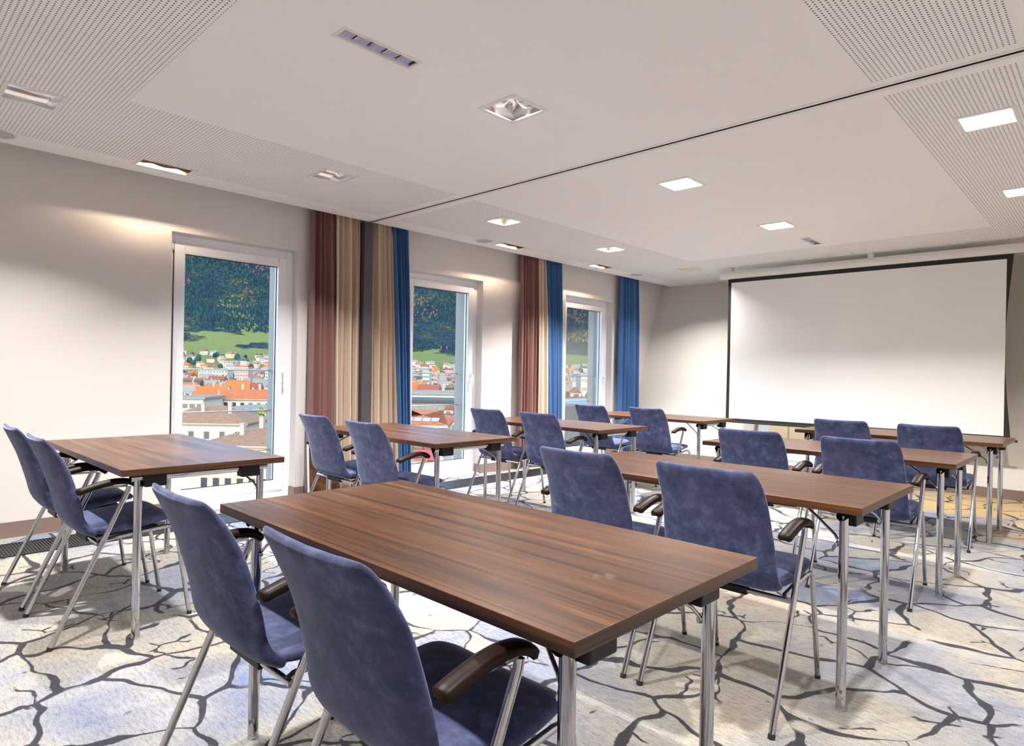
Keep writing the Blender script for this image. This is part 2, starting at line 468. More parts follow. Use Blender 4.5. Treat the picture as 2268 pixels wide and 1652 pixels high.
# baseboards
bb = MB()
segs = [YN] + [v for w in WIN for v in w] + [8.12]
for k in range(0, len(segs), 2):
    bb.box(XW, segs[k], 0, XW + 0.014, segs[k + 1], 0.105)
for a, b in WIN:      # they return into the reveals
    bb.box(XW - 0.09, a, 0, XW + 0.014, a + 0.012, 0.105); bb.box(XW - 0.09, b - 0.012, 0, XW + 0.014, b, 0.105)
struct(bb.build('baseboard_left', BASEB))
struct(MB().box(XW, YB0 - 0.014, 0, XR, YB0 + 0.02, 0.098).build('baseboard_back', BASEB))
struct(MB().box(XR - 0.014, YN, 0, XR, YB0, 0.1).build('baseboard_right', BASEB))

# ------------------------------------------------------------------ windows in the left wall
FX = -5.50
def window(n, y0, y1, handle=True):
    w = empty('window_%d' % n, (FX, (y0 + y1) / 2, 0)); struct(w)
    hw = (y1 - y0) / 2
    def P(mbx, name, m_, parent=None, bevel=0.0): return mbx.build(name, m_, parent or w, bevel)
    # local coordinates: x outwards is negative
    fr = MB()
    fr.box(-0.075, -hw, 0, 0, -hw + 0.055, WTOP); fr.box(-0.075, hw - 0.07, 0, 0, hw, WTOP)
    fr.box(-0.075, -hw + 0.055, WTOP - 0.075, 0, hw - 0.07, WTOP); fr.box(-0.075, -hw + 0.055, 0.0, 0, hw - 0.07, 0.085)
    P(fr, 'window_frame', WHITE, bevel=0.004)
    a, b, c, d = -hw + 0.05, hw - 0.065, 0.08, WTOP - 0.07
    g0, g1, gz0, gz1 = a + 0.083, b - 0.08, 0.168, 2.085
    sa = MB()
    sa.box(-0.06, a, c, 0.014, g0, d); sa.box(-0.06, g1, c, 0.014, b, d)
    sa.box(-0.06, g0, gz1, 0.014, g1, d); sa.box(-0.06, g0, c, 0.014, g1, gz0)
    s_ = P(sa, 'sash', WHITE, bevel=0.006)
    P(MB().box(-0.034, g0 - 0.008, gz0 - 0.008, -0.028, g1 + 0.008, gz1 + 0.008), 'pane', GLASS, s_)
    gk = MB()   # dark gasket line around the pane and along the hinge gap
    for q in ((g0, g0 + 0.006, gz0, gz1), (g1 - 0.006, g1, gz0, gz1), (g0, g1, gz0, gz0 + 0.006), (g0, g1, gz1 - 0.006, gz1)):
        gk.box(-0.027, q[0], q[2], -0.022, q[1], q[3])
    gk.box(0.002, a - 0.006, c, 0.006, a, d)
    P(gk, 'gasket', BLACK, s_)
    hi = MB().tube([(0.016, a - 0.014, d - 0.06), (0.016, a - 0.014, d - 0.01)], 0.008, 8).tube([(0.016, a - 0.014, c + 0.02), (0.016, a - 0.014, c + 0.07)], 0.008, 8)
    P(hi, 'hinge', WHITE, s_)
    hd = MB().box(0.014, b - 0.042, 1.05, 0.022, b - 0.016, 1.17)
    hd.tube([(0.022, b - 0.029, 1.135), (0.052, b - 0.029, 1.135), (0.058, b - 0.029, 1.125), (0.056, b - 0.030, 1.06), (0.05, b - 0.031, 0.995)], [0.009, 0.009, 0.010, 0.009, 0.007], 8)
    P(hd, 'window_handle', WHITE, s_, 0.002)
    # outer reveal lining, sill and guard rails
    rv = MB()
    rv.box(XO - FX - 0.004, -hw - 0.003, 0.0, -0.075, -hw + 0.05, WTOP); rv.box(XO - FX - 0.004, hw - 0.095, 0.0, -0.075, hw + 0.003, WTOP)
    rv.box(XO - FX - 0.004, -hw + 0.05, WTOP - 0.03, -0.075, hw - 0.095, WTOP)
    P(rv, 'outer_reveal', GREYREV)
    P(MB().box(XO - FX - 0.05, -hw + 0.05, 0.02, -0.075, hw - 0.095, 0.10), 'outer_sill', ALU)
    for z in (1.152, 0.785, 0.42):
        P(MB().tube([(-0.215, -hw + 0.045, z), (-0.215, hw - 0.09, z)], 0.006, 8), 'guard_rail', ALU)
    P(MB().box(0.0, -hw + 0.0, 0.0, 0.098, hw, 0.012), 'threshold', WHITE)
    return w
for i, (a, b) in enumerate(WIN): window(i + 1, a, b)

# leaning window behind the projection screen
w4 = empty('window_4', ((BX0 + BX1) / 2, YB0, 0)); struct(w4)
sl = (YB1 - YB0) / H
w4.rotation_euler = (-math.atan(sl), 0, 0)
hx = (BX1 - BX0) / 2; k_ = math.sqrt(1 + sl * sl)
fr = MB(); z0, z1 = BZ0 * k_, BZ1 * k_
for (a, b, c, d) in ((-hx, -hx + 0.07, z0, z1), (hx - 0.07, hx, z0, z1), (-hx + 0.07, hx - 0.07, z0, z0 + 0.09), (-hx + 0.07, hx - 0.07, z1 - 0.09, z1)):
    fr.box(a, 0.06, c, b, 0.13, d)
fr.build('window_frame', WHITE, w4, 0.005)
sa = MB(); e = 0.075
for (a, b, c, d) in ((-hx + e, -hx + e + 0.07, z0 + .09, z1 - .09), (hx - e - 0.07, hx - e, z0 + .09, z1 - .09), (-hx + e + .07, hx - e - .07, z0 + 0.09, z0 + 0.16), (-hx + e + .07, hx - e - .07, z1 - 0.16, z1 - .09)):
    sa.box(a, 0.045, c, b, 0.11, d)
s4 = sa.build('sash', WHITE, w4, 0.005)
MB().box(-hx + e + .065, 0.08, z0 + .155, hx - e - .065, 0.086, z1 - .155).build('pane', GLASS, s4)

# ------------------------------------------------------------------ floor convector grille
g = empty('floor_grille', (-5.02, YN, 0))
tag(g, 'long black slatted floor grille in the carpet along the window wall', 'floor grille')
MB().box(-0.165, 0.02, 0.001, 0.165, 9.38, 0.003).build('grille_tray', RUBBER, g)
MB().box(-0.172, 0.02, 0.002, -0.160, 9.38, 0.008).box(0.160, 0.02, 0.002, 0.172, 9.38, 0.008).build('grille_border', DARKMETAL, g)
sl_ = MB(); y = 0.03
while y < 9.37:
    sl_.box(-0.160, y, 0.003, 0.160, y + 0.007, 0.0085); y += 0.0165
sl_.build('grille_slats', DARKMETAL, g)

# ------------------------------------------------------------------ curtains
def curtain(name, label, M, yt0, yt1, yb0, yb1, folds, seed, xc=-5.315, amp=0.058, ztop=H + 0.12):
    rnd = random.Random(seed)
    n = folds * 10; nz = 26
    ph = [rnd.uniform(-0.35, 0.35) for _ in range(folds + 2)]
    am = [rnd.uniform(0.65, 1.15) for _ in range(folds + 2)]
    vs = []; fs = []
    for j in range(nz + 1):
        t = j / nz; z = ztop * (1 - t) + 0.022 * t
        for i in range(n + 1):
            s = i / n; k = min(int(s * folds), folds - 1)
            y = (yt0 + (yt1 - yt0) * s) * (1 - t) + (yb0 + (yb1 - yb0) * s) * t
            fr_ = min(folds - 1e-6, max(0, folds * (s + 0.07 * math.sin(2 * PI * s * 1.4 + seed * 2.1) * s * (1 - s) * 4)))
            k = min(int(fr_), folds - 1)
            a_ = am[k] * (1 - (fr_ - k)) + am[k + 1] * (fr_ - k)
            p_ = ph[k] * (1 - (fr_ - k)) + ph[k + 1] * (fr_ - k)
            ang = 2 * PI * fr_ + p_ * (1 + 2.2 * t)
            taper = 0.55 + 0.45 * min(1, t * 3 + 0.1)
            x = xc + amp * a_ * taper * (math.sin(ang) + 0.16 * math.sin(2 * ang + p_ * 5) + 0.12 * math.sin(ang * 0.5 + t * 4 + seed)) * 0.9
            y += 0.012 * math.cos(ang) * taper * min(1, 8 * s, 8 * (1 - s))
            vs.append((x, y, z))
    for j in range(nz):
        for i in range(n):
            a = j * (n + 1) + i
            fs.append((a, a + 1, a + n + 2, a + n + 1))
    o = MB().add(vs, fs, 0, True).build(name, M)
    md = o.modifiers.new('cloth', 'SOLIDIFY'); md.thickness = 0.004
    tag(o, label, 'curtain')
    return o
G = 'full height curtains beside the windows'
for a in (('mauve_curtain', 'mauve brown curtain right beside the nearest window', MAUVE, 2.885, 3.125, 2.895, 3.17, 4, 1),
          ('cream_curtain', 'cream curtain hanging between the nearest mauve curtain and the dark post', CREAM, 3.125, 3.385, 3.165, 3.395, 4, 2),
          ('cream_curtain', 'cream curtain just right of the dark post, left of a blue curtain', CREAM, 3.512, 3.765, 3.52, 3.89, 4, 3),
          ('blue_curtain', 'blue curtain covering the left edge of the middle window', BLUEC, 3.76, 3.97, 3.885, 4.055, 4, 4),
          ('mauve_curtain', 'mauve brown curtain on the wall between the middle and farthest windows', MAUVE, 5.645, 5.965, 5.655, 5.995, 5, 5),
          ('cream_curtain', 'narrow cream curtain squeezed between the farther mauve curtain and a blue one', CREAM, 5.96, 6.125, 5.99, 6.25, 3, 6),
          ('blue_curtain', 'blue curtain beside the left edge of the farthest window on the left wall', BLUEC, 6.12, 6.45, 6.245, 6.51, 5, 7),
          ('blue_curtain', 'blue curtain hanging alone right of the farthest window near the corner', BLUEC, 7.775, 8.27, 7.775, 8.33, 5, 8)):
    c_ = curtain(*a); c_['group'] = G

# dark wooden board leaning beside the first mauve curtain
bd = empty('wooden_board', (-5.175, 2.835, 0.0)); bd.rotation_euler = (0, math.radians(-4), 0)
tag(bd, 'dark walnut board standing on edge below the nearest mauve curtain', 'board')
MB().box(-0.014, 0.004, 0.002, 0.014, 0.30, 0.53).build('board_panel', WALNUT, bd, 0.002)
MB().box(-0.016, 0.0, 0.002, 0.016, 0.004, 0.53).build('edge_strip', ALU, bd)

# ------------------------------------------------------------------ ceiling fittings
LAMPC = (1.0, 0.95, 0.90)
LAMPM = mat('lamp_glow', (1, 1, 1, 1), 0.4, emit=(1.0, 0.93, 0.78, 1), estr=0.9)
LAMPDIM = mat('lamp_glow_dim', (1, 1, 1, 1), 0.4, emit=(1.0, 0.97, 0.93, 1), estr=0.9)
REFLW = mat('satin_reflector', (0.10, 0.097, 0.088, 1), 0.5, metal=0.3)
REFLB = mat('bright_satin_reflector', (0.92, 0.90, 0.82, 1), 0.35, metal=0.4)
def downlight(x, y, label, group, glow, power=1.0):
    o = empty('ceiling_downlight', (x, y, H)); tag(o, label, 'ceiling light', group)
    a, b = 0.136, 0.113
    fr = MB()
    for q in ((-a, -a, a, -b), (-a, b, a, a), (-a, -b, -b, b), (b, -b, a, b)):
        fr.box(q[0], q[1], -0.006, q[2], q[3], 0.004)
    fr.build('trim_frame', METALWHITE, o, 0.002)
    # four curved mirror facets rising to the lamp, with a central ridge cross
    rf = MB(); n = 7; top = 0.042
    for s in range(4):
        ca, sa_ = math.cos(s * PI / 2), math.sin(s * PI / 2)
        vs = []; fs = []
        for i in range(n + 1):
            t = i / n
            w = b * (1 - t) + top * t if True else b
            w = top + (b - top) * math.cos(t * PI / 2)
            z = 0.088 * math.sin(t * PI / 2)
            for u in (-1, 0, 1):
                xx, yy_ = w, u * w
                bulge = 0.0 if u else -0.006 * math.sin(t * PI)
                vs.append(((xx + bulge) * ca - yy_ * sa_, (xx + bulge) * sa_ + yy_ * ca, z))
        for i in range(n):
            for j in range(2):
                k = i * 3 + j; fs.append((k, k + 1, k + 4, k + 3))
        rf.add(vs, fs, 0, True)
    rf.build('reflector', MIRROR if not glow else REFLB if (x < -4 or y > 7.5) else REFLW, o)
    MB().box(-top, -top, 0.088, top, top, 0.094).build('lamp_panel', LAMPM if glow else LAMPDIM, o)
    ld = bpy.data.lights.new('lamp', 'AREA'); ld.shape = 'SQUARE'; ld.size = 0.075; ld.energy = LAMP_W * power; ld.color = LAMPC
    lo = bpy.data.objects.new('lamp', ld); COL.objects.link(lo); lo.parent = o; lo.location = (0, 0, 0.03 if y > 7.5 else 0.084 if glow else 0.05)
    if y > 7.5: ld.spread = math.radians(24 if x > -3 else 125)
    elif x < -4: ld.spread = math.radians(112)
    elif not glow: ld.spread = math.radians(130)
    return o
lab = {0: 'square recessed downlight at the far left of the perforated ceiling, above the leftmost table',
       1: 'square recessed downlight in perforated ceiling, left of the nearest chrome one',
       2: 'square recessed downlight just beyond the ceiling track near the curtains',
       3: 'small square downlight near the second wall washer lamp from the track',
       4: 'square downlight farthest away toward the back left corner',
       5: 'large square mirrored downlight, unlit looking, in the plain ceiling before the track',
       6: 'square glowing downlight first beyond the track in the plain ceiling',
       7: 'square glowing downlight in the plain ceiling beside the small far louvre fitting',
       8: 'square downlight directly in front of the projection screen housing',
       9: 'square glowing downlight in the right perforated ceiling strip beyond the track',
       10: 'square downlight cut by the right edge of the picture, in perforated ceiling',
       11: 'added unseen downlight in the near perforated ceiling, out of view above the camera',
       12: 'added unseen downlight in the ceiling directly over the camera position',
       13: 'added unseen downlight in the right perforated strip before the track, out of view'}
for i, (x, y) in enumerate(DL):
    downlight(x, y, lab[i], 'square recessed ceiling downlights', i not in (0, 1, 5), 0.002 if i == 8 else 0.38 if y > 7.5 else 1.3 if y > 5.5 and x < -1 else 0.62 if x > -1 or i in (0, 1, 5) else 0.38 if x < -4 else 1.0)

WARMW = mat('washer_reflector', (0.16, 0.10, 0.06, 1), 0.5, metal=0.0)
DKBR = mat('washer_louvre_dark', srgb(52, 34, 26), 0.5)
def washer(x, y, label):
    o = empty('wall_washer', (x, y, H)); tag(o, label, 'ceiling light', 'rectangular wall washer lamps by the windows')
    a, b = WX + 0.012, WY + 0.012; c, d = WX - 0.012, WY - 0.014
    fr = MB()
    for q in ((-a, -b, a, -d), (-a, d, a, b), (-a, -d, -c, d), (c, -d, a, d)): fr.box(q[0], q[1], -0.005, q[2], q[3], 0.004)
    fr.build('trim_frame', METALWHITE, o, 0.0015)
    h = 0.12
    MB().box(-c - .002, -d, 0.0, -c, d, h).box(c, -d, 0, c + .002, d, h).box(-c, -d - .002, 0, c, -d, h).box(-c, d, 0, c, d + .002, h).box(-c, -d, h, c, d, h + .003).build('lamp_housing', WARMW, o)
    # dark wavy louvre: two diamond bodies lengthwise
    lv = MB(); n = 24; vs = []; fs = []
    for i in range(n + 1):
        t = i / n; yv = -d + 2 * d * t
        w = 0.016 + 0.036 * abs(math.cos(t * 2 * PI)) ** 1.3
        xo = 0.018
        for z in (0.003, 0.04):
            vs += [(xo - w, yv, z), (xo + w, yv, z)]
    for i in range(n):
        k = i * 4
        fs += [(k, k + 4, k + 5, k + 1), (k + 2, k + 3, k + 7, k + 6), (k, k + 2, k + 6, k + 4), (k + 1, k + 5, k + 7, k + 3)]
    lv.add(vs, fs); lv.build('louvre', DKBR, o)
    ld = bpy.data.lights.new('lamp', 'AREA'); ld.shape = 'RECTANGLE'; ld.size = 0.012; ld.size_y = 0.26; ld.spread = math.radians(120); ld.energy = WASH_W; ld.color = (1.0, 0.74, 0.5)
    lo = bpy.data.objects.new('lamp', ld); COL.objects.link(lo); lo.parent = o; lo.location = (c - 0.03, 0, 0.105); lo.rotation_euler = (0, math.radians(38), 0)
washer(*WWL[0], 'rectangular wall washer lamp at the ceiling edge left of the nearest window')
washer(*WWL[1], 'rectangular wall washer lamp in front of the middle window')
washer(*WWL[2], 'rectangular wall washer lamp in front of the farthest left wall window')

LCELL = mat('louvre_lilac_plastic', srgb(228, 228, 246), 0.3)
def louvre_fit(x, y, label):
    o = empty('louvre_fitting', (x, y, H)); tag(o, label, 'ceiling light', 'slim louvred ceiling fittings')
    a, b = EX + 0.013, EY + 0.013
    fr = MB()
    for q in ((-a, -b, a, -EY), (-a, EY, a, b), (-a, -EY, -EX, EY), (EX, -EY, a, EY)): fr.box(q[0], q[1], -0.006, q[2], q[3], 0.004)
    fr.build('trim_frame', METALWHITE, o, 0.0015)
    MB().box(-EX, -EY, 0.026, EX, EY, 0.030).box(-EX, -EY, 0.0, -EX + .002, EY, .034).box(EX - .002, -EY, 0, EX, EY, .034).build('fitting_body', mat('fitting_body_dark', srgb(226, 226, 244), 0.4), o)
    for k in range(4):
        yv = -EY + (k + 1) * 2 * EY / 5
        MB().box(-EX + .002, yv - .0025, 0.004, EX - .002, yv + .0025, .034).build('cross_blade', MIRROR, o)
    for k in range(5):
        st = MB(); y0 = -EY + k * 2 * EY / 5 + .006
        for j in range(9): st.box(-EX + .003, y0 + j * 0.0076, 0.010, EX - .003, y0 + j * 0.0076 + .002, .026)
        st.build('louvre_cell', LCELL, o)
louvre_fit(*EML[0], 'long slim louvred fitting in the plain ceiling nearest the camera')
louvre_fit(*EML[1], 'small slim louvred fitting in the plain ceiling far beyond the track')
for (x, y, l) in ((-5.045, 0.62, 'round flush ceiling speaker cut by the left picture edge'), (-5.01, 4.75, 'round flush ceiling speaker next to the wall washer before the middle window'),
                  (-4.99, 7.70, 'round flush ceiling speaker near the last blue curtain')):
    o = empty('ceiling_speaker', (x, y, H)); tag(o, l, 'speaker', 'round ceiling speakers')
    MB().tube([(0, 0, -0.004), (0, 0, -0.0005)], 0.092, 40).build('speaker_grille', SPEAKG, o)
    ring = MB(); n = 40; vs = []; fs = []
    for i in range(n):
        c, s = math.cos(2 * PI * i / n), math.sin(2 * PI * i / n)
        vs += [(0.092 * c, 0.092 * s, -0.006), (0.106 * c, 0.106 * s, -0.003), (0.108 * c, 0.108 * s, -0.0002)]
    for i in range(n):
        a = i * 3; b = ((i + 1) % n) * 3
        fs += [(a, b, b + 1, a + 1), (a + 1, b + 1, b + 2, a + 2)]
    ring.add(vs, fs, 0, True).build('speaker_ring', METALWHITE, o)

# ------------------------------------------------------------------ projection screen
YS = 7.95
ps = empty('projection_screen', (-2.28, YS, H)); tag(ps, 'large white projection screen with black border hanging at the far wall', 'projection screen')
n = 24
bx = MB(); vs = []; fs = []
X0, X1 = -3.75 + 2.28, -0.805 + 2.28
ZT, ZB = 2.447 - H, 0.605 - H
def edge(t, side):      # tensioned sides bow inwards
    b = math.sin(PI * min(max(t, 0), 1)) ** 1.2
    return (X0 + 0.006 * b) if side < 0 else (X1 - 0.055 * b)
def border_grid(inner):
    v = []
    for i in range(n + 1):
        t = i / n; z = ZT + (ZB - ZT) * t
        v.append((t, z))
    return v
wL, wR, wT, wB = 0.045, 0.05, 0.048, 0.038
# black backing sheet (whole outline), white image area just in front of it
for i, (t, z) in enumerate(border_grid(0)):
    for yv in (-0.0008, 0.0008): vs += [(edge(t, -1), yv, z), (edge(t, 1), yv, z)]
for i in range(n):
    k = i * 4
    fs += [(k, k + 1, k + 5, k + 4), (k + 2, k + 6, k + 7, k + 3), (k, k + 4, k + 6, k + 2), (k + 1, k + 3, k + 7, k + 5)]
bx.add(vs, fs).build('screen_border', SCREENB, ps)
wi = MB(); vs = []; fs = []
for i in range(n + 1):
    t = i / n; z = (ZT - wT) + ((ZB + wB) - (ZT - wT)) * t
    xl = X0 + wL; xr = X1 - wR - 0.004
    for yv in (-0.003, -0.001): vs += [(xl, yv, z), (xr, yv, z)]
for i in range(n):
    k = i * 4
    fs += [(k, k + 1, k + 5, k + 4), (k + 2, k + 6, k + 7, k + 3), (k, k + 4, k + 6, k + 2), (k + 1, k + 3, k + 7, k + 5)]
fs += [(0, 2, 3, 1), (4 * n, 4 * n + 1, 4 * n + 3, 4 * n + 2)]
wi.add(vs, fs).build('screen_fabric', SCREENW, ps)
cs = MB(); pr = []
for k in range(14):
    a = PI * k / 13; pr.append((-0.055 - 0.018 * math.sin(a), -0.060 - 0.045 * (1 - math.cos(a)) / 1.0 + 0.0))
L_, R_ = -3.845 + 2.28, 0.42 + 2.28 - 0.0
R_ = -0.30 + 2.28
prof = [(0.05, -0.055), (0.05, -0.140)] + [(0.0 - 0.05 * math.sin(PI * k / 8) * 0.4 - 0.03, -0.148 + 0.093 * k / 8) for k in range(9)]
vs = [(L_, a, b) for a, b in prof] + [(R_, a, b) for a, b in prof]; q = len(prof)
fs = [tuple(range(q)), tuple(range(2 * q - 1, q - 1, -1))] + [(k, k + q, (k + 1) % q + q, (k + 1) % q) for k in range(q)]
cs.add(vs, fs).build('screen_housing', METALWHITE, ps)
for xb in (L_ + 0.12, (L_ + R_) / 2, R_ - 0.12):
    MB().box(xb - 0.03, -0.02, -0.06, xb + 0.03, 0.04, -0.001).build('mounting_bracket', METALWHITE, ps)
MB().tube([(X0 - 0.02, 0, ZB - 0.006), (X1 + 0.055, 0, ZB - 0.006)], 0.012, 12).build('bottom_bar', SCREENB, ps)

# ------------------------------------------------------------------ tables
TL, TW, TH, TT = 1.43, 0.708, 0.74, 0.028
def build_table():
    o = empty('folding_table')
    hx_, hy = TL / 2, TW / 2
    tp = MB().box(-hx_, -hy, TH - TT, hx_, hy, TH).build('tabletop', [WALNUT, WALNUT_END], o, 0.0015)
    for p_ in tp.data.polygons:
        if abs(p_.normal.x) > 0.9: p_.material_index = 1
    ix, iy = 0.081, 0.085
    zt = TH - TT - 0.021
    for sx in (-1, 1):
        xt = sx * (hx_ - ix)
        ft = MB().tube([(xt, -hy + 0.055, zt), (xt, hy - 0.055, zt)], 0.0175, 16, cap=False)
        ft.tube([(xt, -hy + 0.055, zt), (xt, hy - 0.055, zt)], 0.0150, 16, cap=False, mi=1)
        ft.build('frame_tube', [CHROME, BLACK], o)
        for sy in (-1, 1):
            yt = sy * (hy - iy)
            lg = MB().tube([(xt, yt, 0.008), (xt, yt, zt)], 0.0165, 16).build('leg', CHROME, o)
            MB().tube([(xt, yt, 0.0), (xt, yt, 0.010)], 0.0175, 16).build('foot_cap', ALU, lg)
            hb = MB().box(xt - 0.030 + sx * 0.012, yt - sy * 0.020 - 0.038, TH - TT - 0.058, xt + 0.030 + sx * 0.012, yt - sy * 0.020 + 0.038 , TH - TT)
            v0 = sorted((yt - sy * 0.016, yt - sy * 0.105))
            hb = MB().box(xt - 0.024, v0[0], TH - TT - 0.060, xt + 0.036, v0[1], TH - TT - 0.0005) if sx > 0 else MB().box(xt - 0.036, v0[0], TH - TT - 0.060, xt + 0.024, v0[1], TH - TT - 0.0005)
            hb.build('hinge_box', BLACK, o, 0.005)
            p0 = Vector((xt - sx * 0.012, yt - sy * 0.006, 0.585)); p1 = Vector((xt - sx * 0.20, yt - sy * 0.10, TH - TT - 0.004))
            dd = p1 - p0
            pts = [p0, p0 + dd * 0.12 + Vector((0, 0, 0.014)), p0 + dd * 0.5 + Vector((0, 0, 0.012)), p0 + dd * 0.85 + Vector((0, 0, 0.006)), p1]
            sr = MB().tube(pts, 0.005, 8).build('folding_strut', CHROME, o)
            MB().tube([(xt - sx * 0.016, yt - sy * 0.0, 0.584), (xt - sx * 0.022, yt - sy * 0.01, 0.586)], 0.009, 8).build('pivot_bolt', CHROME, sr)
    return o
TABLES = [('TR1', -1.349, 1.177, -0.004, 'nearest walnut topped folding table in the foreground, showing its whole top'),
          ('TR2', -1.345, 2.733, -0.005, 'second walnut folding table of the right row, behind the foreground one'),
          ('TR3', -1.345, 4.377, 0.002, 'third walnut folding table of the right row'),
          ('TR4', -1.328, 6.011, 0.0, 'walnut folding table of the right row closest to the projection screen'),
          ('TL1', -3.691, 1.141, 0.004, 'leftmost walnut folding table, in front of the nearest window'),
          ('TL2', -3.681, 2.794, -0.002, 'walnut folding table in front of the cream curtains and middle window'),
          ('TL3', -3.657, 4.406, -0.002, 'third walnut folding table of the left row, by the farther mauve curtain'),
          ('TL4', -3.665, 6.111, 0.001, 'farthest walnut folding table of the left row, beside the last blue curtain')]
t0 = build_table()
for i, (k, x, y, th, l) in enumerate(TABLES):
    o = t0 if i == 0 else copy_tree(t0)
    o.location = (x, y, 0); o.rotation_euler = (0, 0, th)
    tag(o, l, 'table', 'walnut folding tables in two rows')

# ------------------------------------------------------------------ chairs
def loft(profile, mb, nseg=28, cup=False, p=5.0):
    """profile: list of (y, z, halfwidth, halfthick, curve) along a centre line in the yz plane"""
    N = len(profile); rings = []
    for i, (y, z, hw_, ht, cv) in enumerate(profile):
        a = profile[max(i - 1, 0)]; b = profile[min(i + 1, N - 1)]
        t = Vector((0, b[0] - a[0], b[1] - a[1])).normalized()
        nr = Vector((0, -t.z, t.y)).normalized()      # across the thickness
        ring = []
        for k in range(nseg):
            an = 2 * PI * k / nseg
            c, s = math.cos(an), math.sin(an)
            u = math.copysign(abs(c) ** (2 / p), c); v = math.copysign(abs(s) ** (2 / 2.6), s)
            off = nr * (v * ht + (cv if cup else -cv) * u * u)
            ring.append(Vector((u * hw_, y, z)) + off)
        rings.append(ring)
    vs = [q for r in rings for q in r]; fs = []
    for i in range(N - 1):
        for k in range(nseg):
            fs.append((i * nseg + k, i * nseg + (k + 1) % nseg, (i + 1) * nseg + (k + 1) % nseg, (i + 1) * nseg + k))
    fs.append(tuple(range(nseg - 1, -1, -1))); fs.append(tuple((N - 1) * nseg + k for k in range(nseg)))
    mb.add(vs, fs, 0, True)
    return mb

def interp(pts, n):
    """Catmull-Rom resample of control tuples"""
    out = []
    P = [pts[0]] + list(pts) + [pts[-1]]
    m_ = len(pts) - 1
    for i in range(n + 1):
        t = i / n * m_; k = min(int(t), m_ - 1); f = t - k
        a, b, c, d = P[k], P[k + 1], P[k + 2], P[k + 3]
        out.append(tuple(0.5 * ((2 * b[j]) + (-a[j] + c[j]) * f + (2 * a[j] - 5 * b[j] + 4 * c[j] - d[j]) * f * f + (-a[j] + 3 * b[j] - 3 * c[j] + d[j]) * f ** 3) for j in range(len(b))))
    return out

